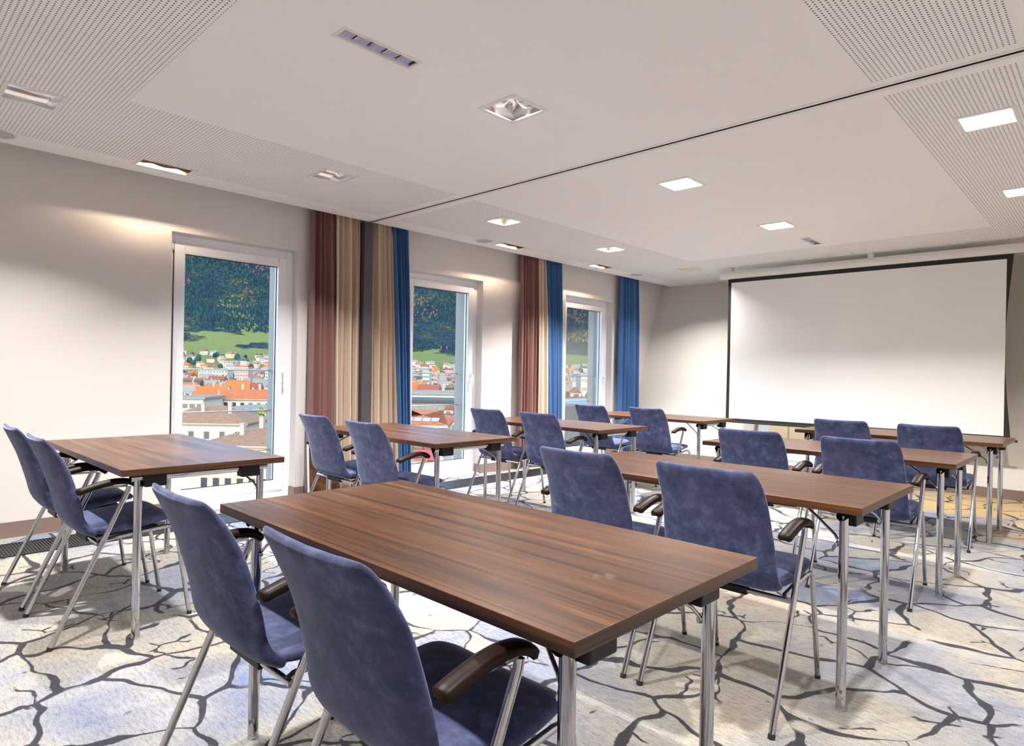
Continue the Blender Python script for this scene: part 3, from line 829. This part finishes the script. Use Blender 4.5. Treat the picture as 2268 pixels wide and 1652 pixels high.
def build_chair():
    o = empty('conference_chair')
    # backrest: y, z, half width, half thickness, forward cupping
    ctl = [(-0.026, 0.842, 0.190, 0.013, 0.014), (-0.003, 0.795, 0.200, 0.017, 0.022), (0.028, 0.720, 0.204, 0.019, 0.030), (0.055, 0.640, 0.208, 0.020, 0.029),
           (0.078, 0.570, 0.212, 0.022, 0.024), (0.100, 0.505, 0.214, 0.024, 0.014), (0.130, 0.462, 0.215, 0.026, 0.008), (0.168, 0.442, 0.213, 0.026, 0.002)]
    pr_ = interp(ctl, 26)
    d0 = pr_[0]
    head = [(d0[0] - 0.0055, d0[1] + 0.0145, 0.160, 0.002, 0.010), (d0[0] - 0.005, d0[1] + 0.0135, 0.174, 0.006, 0.011), (d0[0] - 0.003, d0[1] + 0.0085, 0.183, 0.0105, 0.012)]
    bk = loft(head + pr_[0:1] + [(a, b, (c if i > 3 else c), d, e) for i, (a, b, c, d, e) in enumerate(pr_[1:])], MB(), cup=True)
    bk.build('backrest', VELVET, o)
    ctl = [(0.150, 0.459, 0.211, 0.020, 0.0), (0.20, 0.456, 0.217, 0.026, 0.003), (0.28, 0.460, 0.222, 0.027, 0.004), (0.37, 0.469, 0.222, 0.026, 0.002), (0.440, 0.471, 0.214, 0.024, -0.004), (0.474, 0.462, 0.192, 0.018, -0.008)]
    pr_ = interp(ctl, 20)
    d1 = pr_[-1]
    tail = [(d1[0] + 0.007, d1[1] - 0.004, 0.176, 0.012, -0.008), (d1[0] + 0.011, d1[1] - 0.007, 0.150, 0.003, -0.008)]
    loft(pr_ + tail, MB()).build('seat', VELVET, o)
    MB().box(-0.15, 0.175, 0.412, 0.15, 0.43, 0.434).build('seat_pan', BLACK, o, 0.006)
    rt = 0.0108
    cb = MB().tube([(-0.245, 0.168, 0.404), (0.245, 0.168, 0.404)], 0.0095, 12)
    cb.build('crossbar', CHROME, o)
    MB().box(-0.09, 0.155, 0.388, 0.09, 0.185, 0.416).build('crossbar_clamp', BLACK, o, 0.004)
    for s in (-1, 1):
        lg = MB().tube([(s * 0.250, 0.0, 0.006), (s * 0.249, 0.09, 0.207), (s * 0.247, 0.185, 0.42), (s * 0.246, 0.262, 0.594), (s * 0.246, 0.275, 0.624), (s * 0.246, 0.278, 0.642)], rt, 12).build('leg', CHROME, o)
        MB().tube([(s * 0.250, -0.002, 0.0), (s * 0.250, 0.003, 0.014)], rt + 0.001, 12).build('foot_cap', RUBBER, lg)
        fl = MB().tube([(s * 0.210, 0.553, 0.006), (s * 0.207, 0.520, 0.22), (s * 0.204, 0.494, 0.395), (s * 0.203, 0.487, 0.417), (s * 0.202, 0.468, 0.430), (s * 0.202, 0.43, 0.431), (s * 0.206, 0.30, 0.421), (s * 0.212, 0.19, 0.411), (s * 0.220, 0.168, 0.405)], rt - 0.001, 12).build('leg', CHROME, o)
        MB().tube([(s * 0.210, 0.554, 0.0), (s * 0.210, 0.552, 0.014)], rt, 12).build('foot_cap', RUBBER, fl)
        # curved wooden armrest with a groove along its outer flank
        cpt = interp([(0.082, 0.634), (0.125, 0.648), (0.19, 0.664), (0.245, 0.668), (0.285, 0.660), (0.312, 0.640)], 18)
        am = MB(); sec = [(-0.024, -0.006), (-0.021, 0.008), (-0.012, 0.0125), (0.0, 0.0135), (0.012, 0.0125), (0.021, 0.008), (0.024, -0.006), (0.017, -0.012), (0.010, -0.008), (-0.010, -0.008), (-0.017, -0.012)]
        rings = []
        for i, (y, z) in enumerate(cpt):
            a = cpt[max(i - 1, 0)]; b = cpt[min(i + 1, len(cpt) - 1)]
            t = Vector((0, b[0] - a[0], b[1] - a[1])).normalized(); nn = Vector((0, -t.z, t.y))
            w = 1.0 if 0 < i < len(cpt) - 1 else 0.72
            rings.append([Vector((s * 0.246 + q[0] * w, y, z)) + nn * q[1] * w for q in sec])
        q_ = len(sec); vs = [p for r in rings for p in r]; fs = []
        for i in range(len(rings) - 1):
            for k in range(q_): fs.append((i * q_ + k, i * q_ + (k + 1) % q_, (i + 1) * q_ + (k + 1) % q_, (i + 1) * q_ + k))
        fs += [tuple(range(q_ - 1, -1, -1)), tuple((len(rings) - 1) * q_ + k for k in range(q_))]
        ob = am.add(vs, fs, 0, True).build('armrest', DARKWOOD, o)
        MB().box(s * 0.246 - 0.005, 0.12, 0.642, s * 0.246 + 0.005, 0.272, 0.650).build('armrest_bracket', CHROME, ob)
    return o
CH = [(-1.70, 0.594, 0, 'blue velvet armchair in the foreground, left one at the nearest table'),
      (-1.055, 0.600, 0, 'blue velvet armchair closest to the camera, right one at the nearest table'),
      (-1.640, 2.105, 0, 'blue velvet armchair at the second table of the right row, left one'),
      (-1.063, 2.100, 0, 'blue velvet armchair at the second table of the right row, right one'),
      (-1.625, 3.760, 0, 'blue velvet armchair at the third table of the right row, left one'),
      (-1.023, 3.761, 0, 'blue velvet armchair at the third table of the right row, right one'),
      (-1.590, 5.350, 0, 'blue velvet armchair in front of the screen, left one at the last right table'),
      (-1.007, 5.352, 0, 'blue velvet armchair in front of the screen, right one at the last right table'),
      (-4.015, 0.591, 0, 'blue velvet armchair at the extreme left beside the plain wall'),
      (-3.404, 0.590, 0, 'blue velvet armchair at the leftmost table, nearer one with both arms showing'),
      (-4.020, 2.235, 0, 'blue velvet armchair before the mauve curtain, left one at the second left table'),
      (-3.350, 2.190, 0, 'blue velvet armchair before the cream curtain, right one at the second left table'),
      (-3.990, 3.845, 0, 'blue velvet armchair beside the middle window frame, left one at the third left table'),
      (-3.382, 3.830, 0, 'blue velvet armchair before the farther mauve curtain, right one at the third left table'),
      (-3.985, 5.330, 0, 'blue velvet armchair before the farthest window, left one at the last left table'),
      (-3.350, 5.385, 0, 'blue velvet armchair right of the last blue curtain, right one at the last left table')]
c0 = build_chair()
for i, (x, y, a, l) in enumerate(CH):
    o = c0 if i == 0 else copy_tree(c0)
    o.location = (x, y, 0); o.rotation_euler = (0, 0, a)
    tag(o, l, 'chair', 'blue velvet armchairs at the folding tables')

# ------------------------------------------------------------------ outside: valley, town, mountain
def zg(r):
    """ground height at distance r"""
    if r < 380: return -20.0
    if r < 760: return -20.0 + 12.0 * (r - 380) / 380
    if r < 1080: return -8.0 + 36.0 * (r - 760) / 320
    return 28.0 + (r - 1080) * 0.31 + 0.12 * max(0, r - 1500)
def ground_z(x, y):
    r = math.hypot(x, y)
    z = zg(r)
    if r > 950:
        k = min(1, (r - 950) / 900)
        z += k * (noise.noise(Vector((x / 420, y / 420, 0))) * 90 + noise.noise(Vector((x / 150, y / 150, 3))) * 26)
    return z
def terrain_mat():
    M = mat('valley_slopes', (0.1, 0.2, 0.1, 1), 0.95, spec=0.05)
    n, L, b = nodes_of(M)
    tc = n.new('ShaderNodeTexCoord'); P = tc.outputs['Object']
    ln = n.new('ShaderNodeVectorMath'); ln.operation = 'LENGTH'
    fl = n.new('ShaderNodeVectorMath'); fl.operation = 'MULTIPLY'; L.new(P, fl.inputs[0]); fl.inputs[1].default_value = (1, 1, 0)
    L.new(fl.outputs[0], ln.inputs[0]); r = ln.outputs['Value']
    big = tex_noise(n, L, P, 0.0045, 5, 0.6); mid = tex_noise(n, L, P, 0.02, 5, 0.65); fine = tex_noise(n, L, P, 0.16, 6, 0.8)
    rr = math_node(n, L, 'ADD', r, math_node(n, L, 'MULTIPLY', math_node(n, L, 'SUBTRACT', big.outputs['Fac'], 0.5), 900.0))
    forest = ramp(n, L, mid.outputs['Fac'], [(0.30, srgb(11, 27, 37)), (0.48, srgb(18, 37, 45)), (0.60, srgb(32, 45, 37)), (0.70, srgb(73, 64, 42)), (0.80, srgb(91, 71, 67))])  # teal cast of the forest stands in for distance haze
    fm = ramp(n, L, fine.outputs['Fac'], [(0.3, (0.45, 0.5, 0.55, 1)), (0.7, (1.25, 1.2, 1.1, 1))])
    x = n.new('ShaderNodeMix'); x.data_type = 'RGBA'; x.blend_type = 'MULTIPLY'; x.inputs[0].default_value = 1.0
    L.new(forest, x.inputs[6]); L.new(fm, x.inputs[7])
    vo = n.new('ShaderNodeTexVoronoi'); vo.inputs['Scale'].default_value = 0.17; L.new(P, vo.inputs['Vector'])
    crown = ramp(n, L, vo.outputs['Distance'], [(0.0, (1.7, 1.75, 1.6, 1)), (0.35, (1.0, 1.0, 1.0, 1)), (0.75, (0.28, 0.32, 0.38, 1))])  # lit crown tops and shaded gaps between trees put into the colour
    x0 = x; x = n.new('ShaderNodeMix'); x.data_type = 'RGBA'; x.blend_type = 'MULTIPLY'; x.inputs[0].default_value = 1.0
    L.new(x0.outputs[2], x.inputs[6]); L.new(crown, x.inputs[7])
    rock = ramp(n, L, tex_noise(n, L, P, 0.009, 5, 0.7, 0.5).outputs['Fac'], [(0.60, (0, 0, 0, 1)), (0.66, (1, 1, 1, 1))])
    hi = math_node(n, L, 'MULTIPLY', math_node(n, L, 'SUBTRACT', r, 1750.0), 0.004, True)
    c = mix_col(n, L, math_node(n, L, 'MULTIPLY', rock, hi), x.outputs[2], srgb(135, 122, 110))
    meadow = ramp(n, L, fine.outputs['Fac'], [(0.3, srgb(59, 67, 35)), (0.7, srgb(73, 80, 43))])
    mk = math_node(n, L, 'MULTIPLY', math_node(n, L, 'SUBTRACT', 1130.0, rr), 0.05, True)
    c = mix_col(n, L, mk, c, meadow)
    town = ramp(n, L, fine.outputs['Fac'], [(0.4, srgb(70, 70, 67)), (0.6, srgb(51, 64, 43))])
    tk = math_node(n, L, 'MULTIPLY', math_node(n, L, 'SUBTRACT', 800.0, r), 0.02, True)
    c = mix_col(n, L, tk, c, town)
    L.new(c, b.inputs['Base Color'])
    return M
vs = []; fs = []; NA, NR = 150, 120
rs = [22 * (3600 / 22) ** (i / NR) for i in range(NR + 1)]
for i in range(NA + 1):
    az = math.radians(-35 + 145 * i / NA)
    for r in rs:
        x, y = -math.sin(az) * r, math.cos(az) * r
        vs.append((x, y, ground_z(x, y)))
for i in range(NA):
    for j in range(NR):
        a = i * (NR + 1) + j
        fs.append((a, a + 1, a + NR + 2, a + NR + 1))
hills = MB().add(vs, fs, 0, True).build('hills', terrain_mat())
hills['kind'] = 'structure'

# conifers on the slopes
TRM = [mat('conifer_dark', srgb(13, 30, 40), 0.95, spec=0.05), mat('conifer_mid', srgb(24, 44, 42), 0.95, spec=0.05), mat('autumn_tree', srgb(78, 66, 38), 0.95, spec=0.05), mat('bare_tree', srgb(62, 50, 50), 0.95, spec=0.05)]  # conifer colours lean blue, haze mixed into them
rnd = random.Random(3)
fm = MB()
def cone(mb, x, y, z, h, w, mi, n=5, round_=False):
    a0 = rnd.uniform(0, 6)
    if round_:
        vs = [(x + math.cos(a0 + 2 * PI * k / n) * w * q, y + math.sin(a0 + 2 * PI * k / n) * w * q, z + h * t) for q, t in ((0.55, 0.0), (1.0, 0.35), (0.75, 0.8)) for k in range(n)] + [(x, y, z + h)]
        fs = [(i * n + k, i * n + (k + 1) % n, (i + 1) * n + (k + 1) % n, (i + 1) * n + k) for i in range(2) for k in range(n)] + [(2 * n + k, 2 * n + (k + 1) % n, 3 * n) for k in range(n)]
        mb.add(vs, fs, mi, True)
    else:
        vs = [(x + math.cos(a0 + 2 * PI * k / n) * w, y + math.sin(a0 + 2 * PI * k / n) * w, z) for k in range(n)] + [(x, y, z + h)]
        mb.add(vs, [(k, (k + 1) % n, n) for k in range(n)], mi)
def kind_at(x, y):
    a = noise.noise(Vector((x / 160, y / 160, 9)))
    b = noise.noise(Vector((x / 90, y / 90, 17)))
    if a > 0.22 and b > -0.1: return 2 if rnd.random() < 0.3 else 1
    if a < -0.28: return 3 if rnd.random() < 0.3 else 0
    return 0 if rnd.random() < 0.7 else 1
cnt = 0
while cnt < 62000:
    az = math.radians(rnd.uniform(30, 78)); r = math.sqrt(rnd.uniform(1110 ** 2, 2700 ** 2))
    x, y = -math.sin(az) * r, math.cos(az) * r
    open_ = noise.noise(Vector((x / 230, y / 230, 5)))
    if open_ > (-0.12 if r < 1180 else 0.16 if r < 1300 else 0.46): continue
    z = ground_z(x, y); k = kind_at(x, y)
    h = rnd.uniform(5.0, 10.5) * (0.72 if k >= 2 else 1.0); cone(fm, x, y, z - 1, h, h * rnd.uniform(0.22, 0.30) * (1.35 if k >= 2 else 1), k, 4 if k < 2 else 5, k >= 2)
    cnt += 1
tag(fm.build('forest', TRM), 'conifer and autumn forest covering the mountain slope outside the windows', 'forest', kind='stuff')

# town buildings
def ROOF(name, c, c2): return mat(name, c, 0.8, spec=0.2, var=(2.6, 0.12, c2))
R_BROWN = ROOF('brown_tile_roof', srgb(81, 59, 43), srgb(91, 69, 52)); R_ORANGE = ROOF('orange_tile_roof', srgb(98, 48, 20), srgb(118, 66, 30))
R_RED = ROOF('red_tile_roof', srgb(78, 39, 27), srgb(88, 48, 34)); R_GREY = ROOF('grey_flat_roof', srgb(75, 73, 71), srgb(87, 86, 81))
R_DARK = ROOF('dark_roof', srgb(36, 37, 39), srgb(45, 45, 46))
Wt = mat('white_render', srgb(116, 113, 103), 0.85); Wc = mat('cream_render', srgb(146, 116, 90), 0.85); Wg = mat('teal_render', srgb(45, 61, 65), 0.85)
Wp = mat('pink_render', srgb(110, 88, 84), 0.85); Wb = mat('bluewhite_render', srgb(94, 103, 113), 0.85); REDP = mat('red_panel', srgb(97, 14, 25), 0.6)
WINM = mat('dark_window_glass', srgb(25, 31, 36), 0.2); CHIM = mat('chimney_render', srgb(97, 94, 88), 0.8)
GUT = mat('zinc_gutter', srgb(93, 96, 99), 0.5)

MAIN = []
def house(name, label, cat, px0, px1, ye, yr, D, wall, roofm, depth=11.0, kind='gable', turn=0.0, win=None, chim=(), group=None, base=None, overhang=0.5, panels=None, hip=0.5, dormers=0, skylights=0):
    """a building whose eave line runs across the view between two bearings at distance D"""
    A, B = at(px0, ye, D), at(px1, ye, D)
    pe = (A + B) / 2; wd = (B - A).length
    zr = at((px0 + px1) / 2, yr, D + depth / 2).z
    ax = (B - A); ax.z = 0; ax.normalize()
    ang = math.atan2(ax.y, ax.x) + turn
    out = Vector((-math.sin(ang), math.cos(ang), 0))
    c = Vector((pe.x, pe.y, 0)) + out * (depth / 2)
    z0 = ground_z(c.x, c.y) - 0.3 if base is None else base
    ze = pe.z
    o = empty(name, (c.x, c.y, z0), ang); tag(o, label, cat, group)
    MAIN.append((Vector((c.x, c.y, 0)), math.hypot(wd, depth) / 2))
    hw_, hd = wd / 2, depth / 2; he = ze - z0; hr = max(zr - z0, he + 0.2)
    body = MB().box(-hw_ + overhang, -hd + overhang, 0, hw_ - overhang, hd - overhang, he)
    body.build('walls', wall, o)
    rf = MB()
    if kind == 'flat':
        rf.box(-hw_, -hd, he, hw_, hd, he + 0.5)
    else:
        hx2 = hw_ - (hd * hip * 2 if kind == 'hip' else 0)
        vs = [(-hw_, -hd, he), (hw_, -hd, he), (hw_, hd, he), (-hw_, hd, he), (-hx2, 0, hr), (hx2, 0, hr),
              (-hw_, -hd, he - 0.25), (hw_, -hd, he - 0.25), (hw_, hd, he - 0.25), (-hw_, hd, he - 0.25)]
        rf.add(vs, [(0, 1, 5, 4), (2, 3, 4, 5), (1, 2, 5), (3, 0, 4), (6, 7, 1, 0), (7, 8, 2, 1), (8, 9, 3, 2), (9, 6, 0, 3), (9, 8, 7, 6)])
    rf.build('roof', roofm, o)
    if kind != 'flat' and D < 180:
        MB().box(-hw_, -hd - 0.12, he - 0.22, hw_, -hd + 0.02, he - 0.04).build('gutter', GUT, o)
    if win:
        cols, rows, ww, wh, top = win
        for rr_ in range(rows):
            for cc in range(cols):
                xc = -hw_ + overhang + (cc + 0.5) * (wd - 2 * overhang) / cols
                zc = he - top - rr_ * 2.9
                w_ = MB().box(xc - ww / 2 - 0.1, -hd + overhang - 0.05, zc - wh / 2 - 0.1, xc + ww / 2 + 0.1, -hd + overhang, zc + wh / 2 + 0.1).build('window_surround', Wt if wall is not Wt else GUT, o)
                MB().box(xc - ww / 2, -hd + overhang - 0.09, zc - wh / 2, xc + ww / 2, -hd + overhang - 0.04, zc + wh / 2).build('house_pane', WINM, w_)
    if panels:
        for (fx, fz) in panels:
            xc = -hw_ + overhang + fx * (wd - 2 * overhang)
            MB().box(xc - 0.9, -hd + overhang - 0.5, he - fz - 0.45, xc + 0.9, -hd + overhang, he - fz + 0.45).build('balcony_panel', REDP, o)
    for (fx, fy) in chim:
        xc = -hw_ + fx * wd; yc = -hd + fy * depth
        zc = he + (hr - he) * (1 - abs(yc) / hd) if kind != 'flat' else he
        MB().box(xc - 0.28, yc - 0.28, zc - 0.5, xc + 0.28, yc + 0.28, zc + 1.35).box(xc - 0.35, yc - 0.35, zc + 1.35, xc + 0.35, yc + 0.35, zc + 1.45).build('chimney', CHIM, o)
    for k in range(dormers):
        xc = -hw_ * 0.6 + k * (hw_ * 1.2) / max(1, dormers - 1) if dormers > 1 else 0
        yc = -hd * 0.62; zc = he + (hr - he) * 0.38
        dm = MB().box(xc - 0.8, yc - 0.3, zc - 0.9, xc + 0.8, yc + 1.6, zc + 0.5).build('dormer', Wt, o)
        MB().add([(xc - 1, yc - .45, zc + .5), (xc + 1, yc - .45, zc + .5), (xc + 1, yc + 2, zc + .5), (xc - 1, yc + 2, zc + .5), (xc, yc - .45, zc + 1.3), (xc, yc + 2.4, zc + 1.3)], [(0, 1, 4), (1, 2, 5, 4), (3, 0, 4, 5), (2, 3, 5), (0, 3, 2, 1)]).build('dormer_roof', roofm, dm)
        MB().box(xc - 0.4, yc - 0.34, zc - 0.5, xc + 0.4, yc - 0.3, zc + 0.3).build('dormer_pane', WINM, dm)
    for k in range(skylights):
        f = (k + 1) / (skylights + 1); xc = -hw_ * 0.7 + f * hw_ * 1.5; q0, q1 = 0.25, 0.42
        p = lambda q: (-hd + hd * q, he + (hr - he) * q + 0.06)
        (ya, za), (yb, zb) = p(q0), p(q1)
        MB().add([(xc - .35, ya, za), (xc + .35, ya, za), (xc + .35, yb, zb), (xc - .35, yb, zb), (xc - .35, ya, za - .1), (xc + .35, ya, za - .1), (xc + .35, yb, zb - .1), (xc - .35, yb, zb - .1)],
                 [(0, 1, 2, 3), (7, 6, 5, 4), (0, 4, 5, 1), (1, 5, 6, 2), (2, 6, 7, 3), (3, 7, 4, 0)]).build('skylight', GUT, o)
    return o

house('town_house', 'white house with brown hipped roof and two chimneys below the nearest window', 'house', 330, 546, 937, 897, 105, Wt, R_BROWN, 12, 'hip', 0.05, (6, 3, 0.8, 1.2, 2.0), ((0.46, 0.30), (0.74, 0.30)))
house('town_house', 'peach house with brown roof lowest in the nearest window', 'house', 425, 660, 987, 946, 80, Wc, R_BROWN, 11, 'hip', -0.04, (8, 3, 0.8, 1.2, 1.9), ((0.36, 0.3), (0.48, 0.5), (0.72, 0.3)))
house('apartment_building', 'teal building with grey roof behind the two brown roofed houses', 'building', 506, 640, 908, 900, 138, Wg, R_GREY, 12, 'flat', 0.05, (5, 2, 2.0, 1.3, 2.2))
house('town_house', 'long orange tiled roof house in the middle of the nearest window', 'house', 486, 640, 884, 862, 165, Wt, R_ORANGE, 13, 'gable', 0.03, (8, 1, 0.9, 1.0, 1.5), ((0.2, 0.5), (0.45, 0.5), (0.7, 0.5)))
house('town_house', 'white flat building at the left side of the nearest window view', 'building', 380, 452, 884, 880, 150, Wt, R_GREY, 14, 'flat', 0.1, (4, 1, 1.2, 1.0, 1.6))
house('town_house', 'small orange roofed house left of the long orange roof', 'house', 440, 484, 886, 873, 200, Wc, R_ORANGE, 10, 'gable', -0.2, None, ((0.5, 0.5),))
house('apartment_building', 'long white apartment block at the foot of the meadow', 'building', 438, 504, 818, 816, 560, Wt, R_GREY, 14, 'flat', 0.05, (10, 2, 1.6, 1.2, 2.0))
house('apartment_building', 'pink apartment tower beside the long white block', 'building', 518, 550, 811, 808, 540, Wp, R_RED, 14, 'flat', 0.1, (5, 3, 1.5, 1.2, 2.0))
house('apartment_building', 'white block at the right edge of the nearest window view', 'building', 585, 640, 822, 820, 500, Wt, R_GREY, 14, 'flat', 0.0, (7, 2, 1.5, 1.2, 2.0))
house('town_house', 'large orange roofed house with skylights and red balconies in the middle window', 'house', 860, 992, 941, 907, 56, Wt, R_ORANGE, 12, 'hip', 0.02, (5, 4, 1.0, 1.2, 2.0), (), None, None, 0.4, [(0.15, 3.2), (0.62, 2.6), (0.9, 3.6), (0.35, 5.0), (0.75, 5.0), (0.97, 5.4)], 0.35, 0, 4)
house('town_house', 'darker orange roof right of the large orange roofed house', 'house', 972, 1050, 925, 899, 112, Wt, R_RED, 12, 'gable', -0.1, (5, 2, 1.0, 1.2, 2.0), ((0.4, 0.4),), dormers=2)
house('industrial_hall', 'long dark grey flat hall behind the orange roofs in the middle window', 'building', 880, 1050, 892, 886, 134, R_GREY, R_DARK, 16, 'flat', 0.0, None)
house('industrial_hall', 'pale flat building behind the dark hall in the middle window', 'building', 900, 1010, 874, 872, 160, Wt, R_GREY, 18, 'flat', 0.08, (7, 1, 1.5, 1.0, 1.6))
house('apartment_building', 'blue and white tower block in the middle window view', 'building', 934, 952, 819, 817, 430, Wb, R_GREY, 12, 'flat', 0.0, (3, 5, 1.6, 1.3, 1.8))
house('apartment_building', 'pink tower block right of the blue and white one', 'building', 955, 970, 826, 823, 440, Wp, R_GREY, 12, 'flat', 0.0, (3, 4, 1.4, 1.2, 1.8))
house('apartment_building', 'white apartment block with rows of windows in the farthest window', 'building', 1284, 1318, 833, 831, 210, Wt, R_GREY, 12, 'flat', 0.05, (5, 4, 0.8, 1.0, 1.4))
house('town_house', 'red roofed house with dormer in the farthest window', 'house', 1262, 1293, 884, 866, 95, Wc, R_RED, 8, 'gable', 0.02, (3, 1, 0.7, 1.0, 1.6), ((0.5, 0.5),), dormers=1)
house('town_house', 'red roofed house at the left edge of the farthest window', 'house', 1226, 1264, 880, 863, 100, Wt, R_RED, 9, 'gable', 0.3, (3, 1, 0.8, 1.0, 1.6), ((0.7, 0.5),), dormers=1)
house('town_house', 'red roofed house at the right edge of the farthest window', 'house', 1290, 1330, 885, 866, 90, Wt, R_RED, 8, 'gable', -0.3, (3, 1, 0.8, 1.0, 1.6), (), dormers=1)
house('office_building', 'bright white building seen below the projection screen', 'building', 1560, 2010, 880, 876, 30, mat('bright_white_render', (0.85, 0.85, 0.84, 1), 0.8), R_GREY, 12, 'flat', 0.0, (7, 5, 1.3, 1.5, 1.9), base=-12)

# the many small houses of the town
PROTO = []
for wm in (Wt, Wc, Wp):
    for rm in (R_ORANGE, R_RED, R_BROWN, R_GREY, R_DARK):
        mb = MB().box(-6, -4.5, 0, 6, 4.5, 7)
        mb.add([(-6.4, -5, 7), (6.4, -5, 7), (6.4, 5, 7), (-6.4, 5, 7), (-6.4, 0, 10.2), (6.4, 0, 10.2)], [(0, 1, 5, 4), (2, 3, 4, 5), (1, 2, 5), (3, 0, 4), (3, 2, 1, 0)], 1)
        for xx in (-4.2, -1.4, 1.4, 4.2):
            for zz in (1.6, 4.6): mb.box(xx - 0.5, -4.56, zz, xx + 0.5, -4.5, zz + 1.4, 2)
        mb.box(1.5, -0.4, 9, 2.2, 0.4, 11.4, 3)
        PROTO.append((mb, [wm, rm, WINM, CHIM]))
PM = []
rnd = random.Random(11)
placed = []
spans = [(400, 600, 105), (905, 1018, 110), (1250, 1308, 60)]
def try_place(px, D, sc):
    P = at(px, 820, D)
    P0 = Vector((P.x, P.y, 0))
    for q, rad in MAIN:
        if (q - P0).length < rad + sc: return None
    MAIN.append((P0, sc)); return P
tot = 0
for (a, b, cnt) in spans:
    k = 0; tries = 0
    while k < cnt and tries < 9000:
        tries += 1
        D = 180 * (900 / 180) ** rnd.random() ** 0.75
        px = rnd.uniform(a - 6, b + 6)
        P = try_place(px, D, 7.0)
        if P is None: continue
        i = rnd.choice([0, 0, 1, 1, 2, 3, 3, 4, 5, 6, 7, 8, 10]) if D < 420 else rnd.choice([0, 2, 3, 3, 4, 7, 8, 13, 1])
        mb, ms = PROTO[i]
        if len(PM) <= 15:
            while len(PM) < 15: PM.append(None)
        if PM[i] is None:
            o = mb.build('distant_house', ms); PM[i] = o
        else:
            o = PM[i].copy(); COL.objects.link(o)
        o.location = (P.x, P.y, ground_z(P.x, P.y) - 0.5)
        o.rotation_euler = (0, 0, YAW + rnd.uniform(-0.5, 0.5))
        s = rnd.uniform(0.62, 0.95); hs = s * (rnd.uniform(1.1, 1.7) if D < 420 else 1.0)
        o.scale = (s * rnd.uniform(0.85, 1.15), s * 0.9, hs)
        wl = ('white', 'cream', 'pink')[i // 5]; rl = ('orange', 'red', 'brown', 'grey', 'dark')[i % 5]
        wn = {400: 'nearest', 905: 'middle', 1250: 'farthest'}[a]; fd = 'near the front' if D < 330 else 'far back'
        tag(o, 'small %s house with %s roof %s in the %s window view' % (wl, rl, fd, wn), 'house', '%s houses with %s roofs %s, %s window' % (wl, rl, fd, wn))
        k += 1; tot += 1

# trees among the houses
TP = []
for mi_, (h, w) in enumerate(((7.5, 3.0), (6.0, 2.7), (8.5, 3.2))):
    q = MB(); cone(q, 0, 0, 0, h, w, 0, 7, True); TP.append(q.build('town_tree', TRM[(1, 0, 2)[mi_]]))
used = [0, 0, 0]; n_ = 0; tries = 0
while n_ < 110 and tries < 20000:
    tries += 1
    w_ = rnd.choice([0, 1, 2]); a, b = ((398, 602), (903, 1018), (1248, 1308))[w_]
    D = 170 * (890 / 170) ** rnd.random(); P = try_place(rnd.uniform(a, b), D, 4.0)
    if P is None: continue
    k = rnd.choice([0, 0, 1, 2]); o = TP[k] if not used[k] else TP[k].copy()
    if used[k]: COL.objects.link(o)
    used[k] = 1; n_ += 1
    o.location = (P.x, P.y, ground_z(P.x, P.y) - 0.3); sc = rnd.uniform(0.8, 1.3); o.scale = (sc, sc, sc * rnd.uniform(0.9, 1.2)); o.rotation_euler = (0, 0, rnd.uniform(0, 6))
    kn = ('green', 'dark green', 'autumn coloured')[k]; wn = ('nearest', 'middle', 'farthest')[w_]
    tag(o, 'small %s tree between the town houses in the %s window view' % (kn, wn), 'tree', '%s town trees, %s window' % (kn, wn))
# birch with yellow leaves near the brown roofs
P = at(578, 920, 120); zb = ground_z(P.x, P.y)
bt = empty('birch_tree', (P.x, P.y, zb)); tag(bt, 'tall yellow green birch beside the brown roofs in the nearest window', 'tree')
hT = at(578, 900, 120).z - zb
MB().tube([(0, 0, 0), (0.2, 0.1, hT * 0.5), (0, 0, hT * 0.95)], [0.25, 0.16, 0.04], 8).build('trunk', mat('birch_bark', srgb(124, 116, 102), 0.8), bt)
lf = MB()
for i in range(900):
    t = rnd.random() ** 0.8; a = rnd.uniform(0, 2 * PI); rr_ = 2.3 * math.sin(PI * min(1, 0.15 + t * 0.85)) * rnd.random() ** 0.5
    c = Vector((math.cos(a) * rr_, math.sin(a) * rr_, hT * (0.35 + 0.65 * t))); d = Vector((rnd.uniform(-1, 1), rnd.uniform(-1, 1), rnd.uniform(-1, 1))).normalized() * 0.22; e_ = d.cross(Vector((0.3, 0.5, 0.8))).normalized() * 0.2
    lf.add([c - d, c + e_, c + d, c - e_], [(0, 1, 2, 3)])
lf.build('foliage', mat('birch_leaves', srgb(109, 109, 43), 0.8), bt)
# dark clad bay of this building outside the farthest window
db = empty('roof_bay', (-6.6, 8.75, -3)); tag(db, 'dark slate clad roof bay just outside the farthest window', 'building part')
MB().box(-0.75, -0.95, 0, 0.80, 0.95, 3.68).build('bay_cladding', SLATE, db)
MB().box(-0.80, -1.0, 3.68, 0.82, 1.0, 3.72).build('coping', GUT, db)
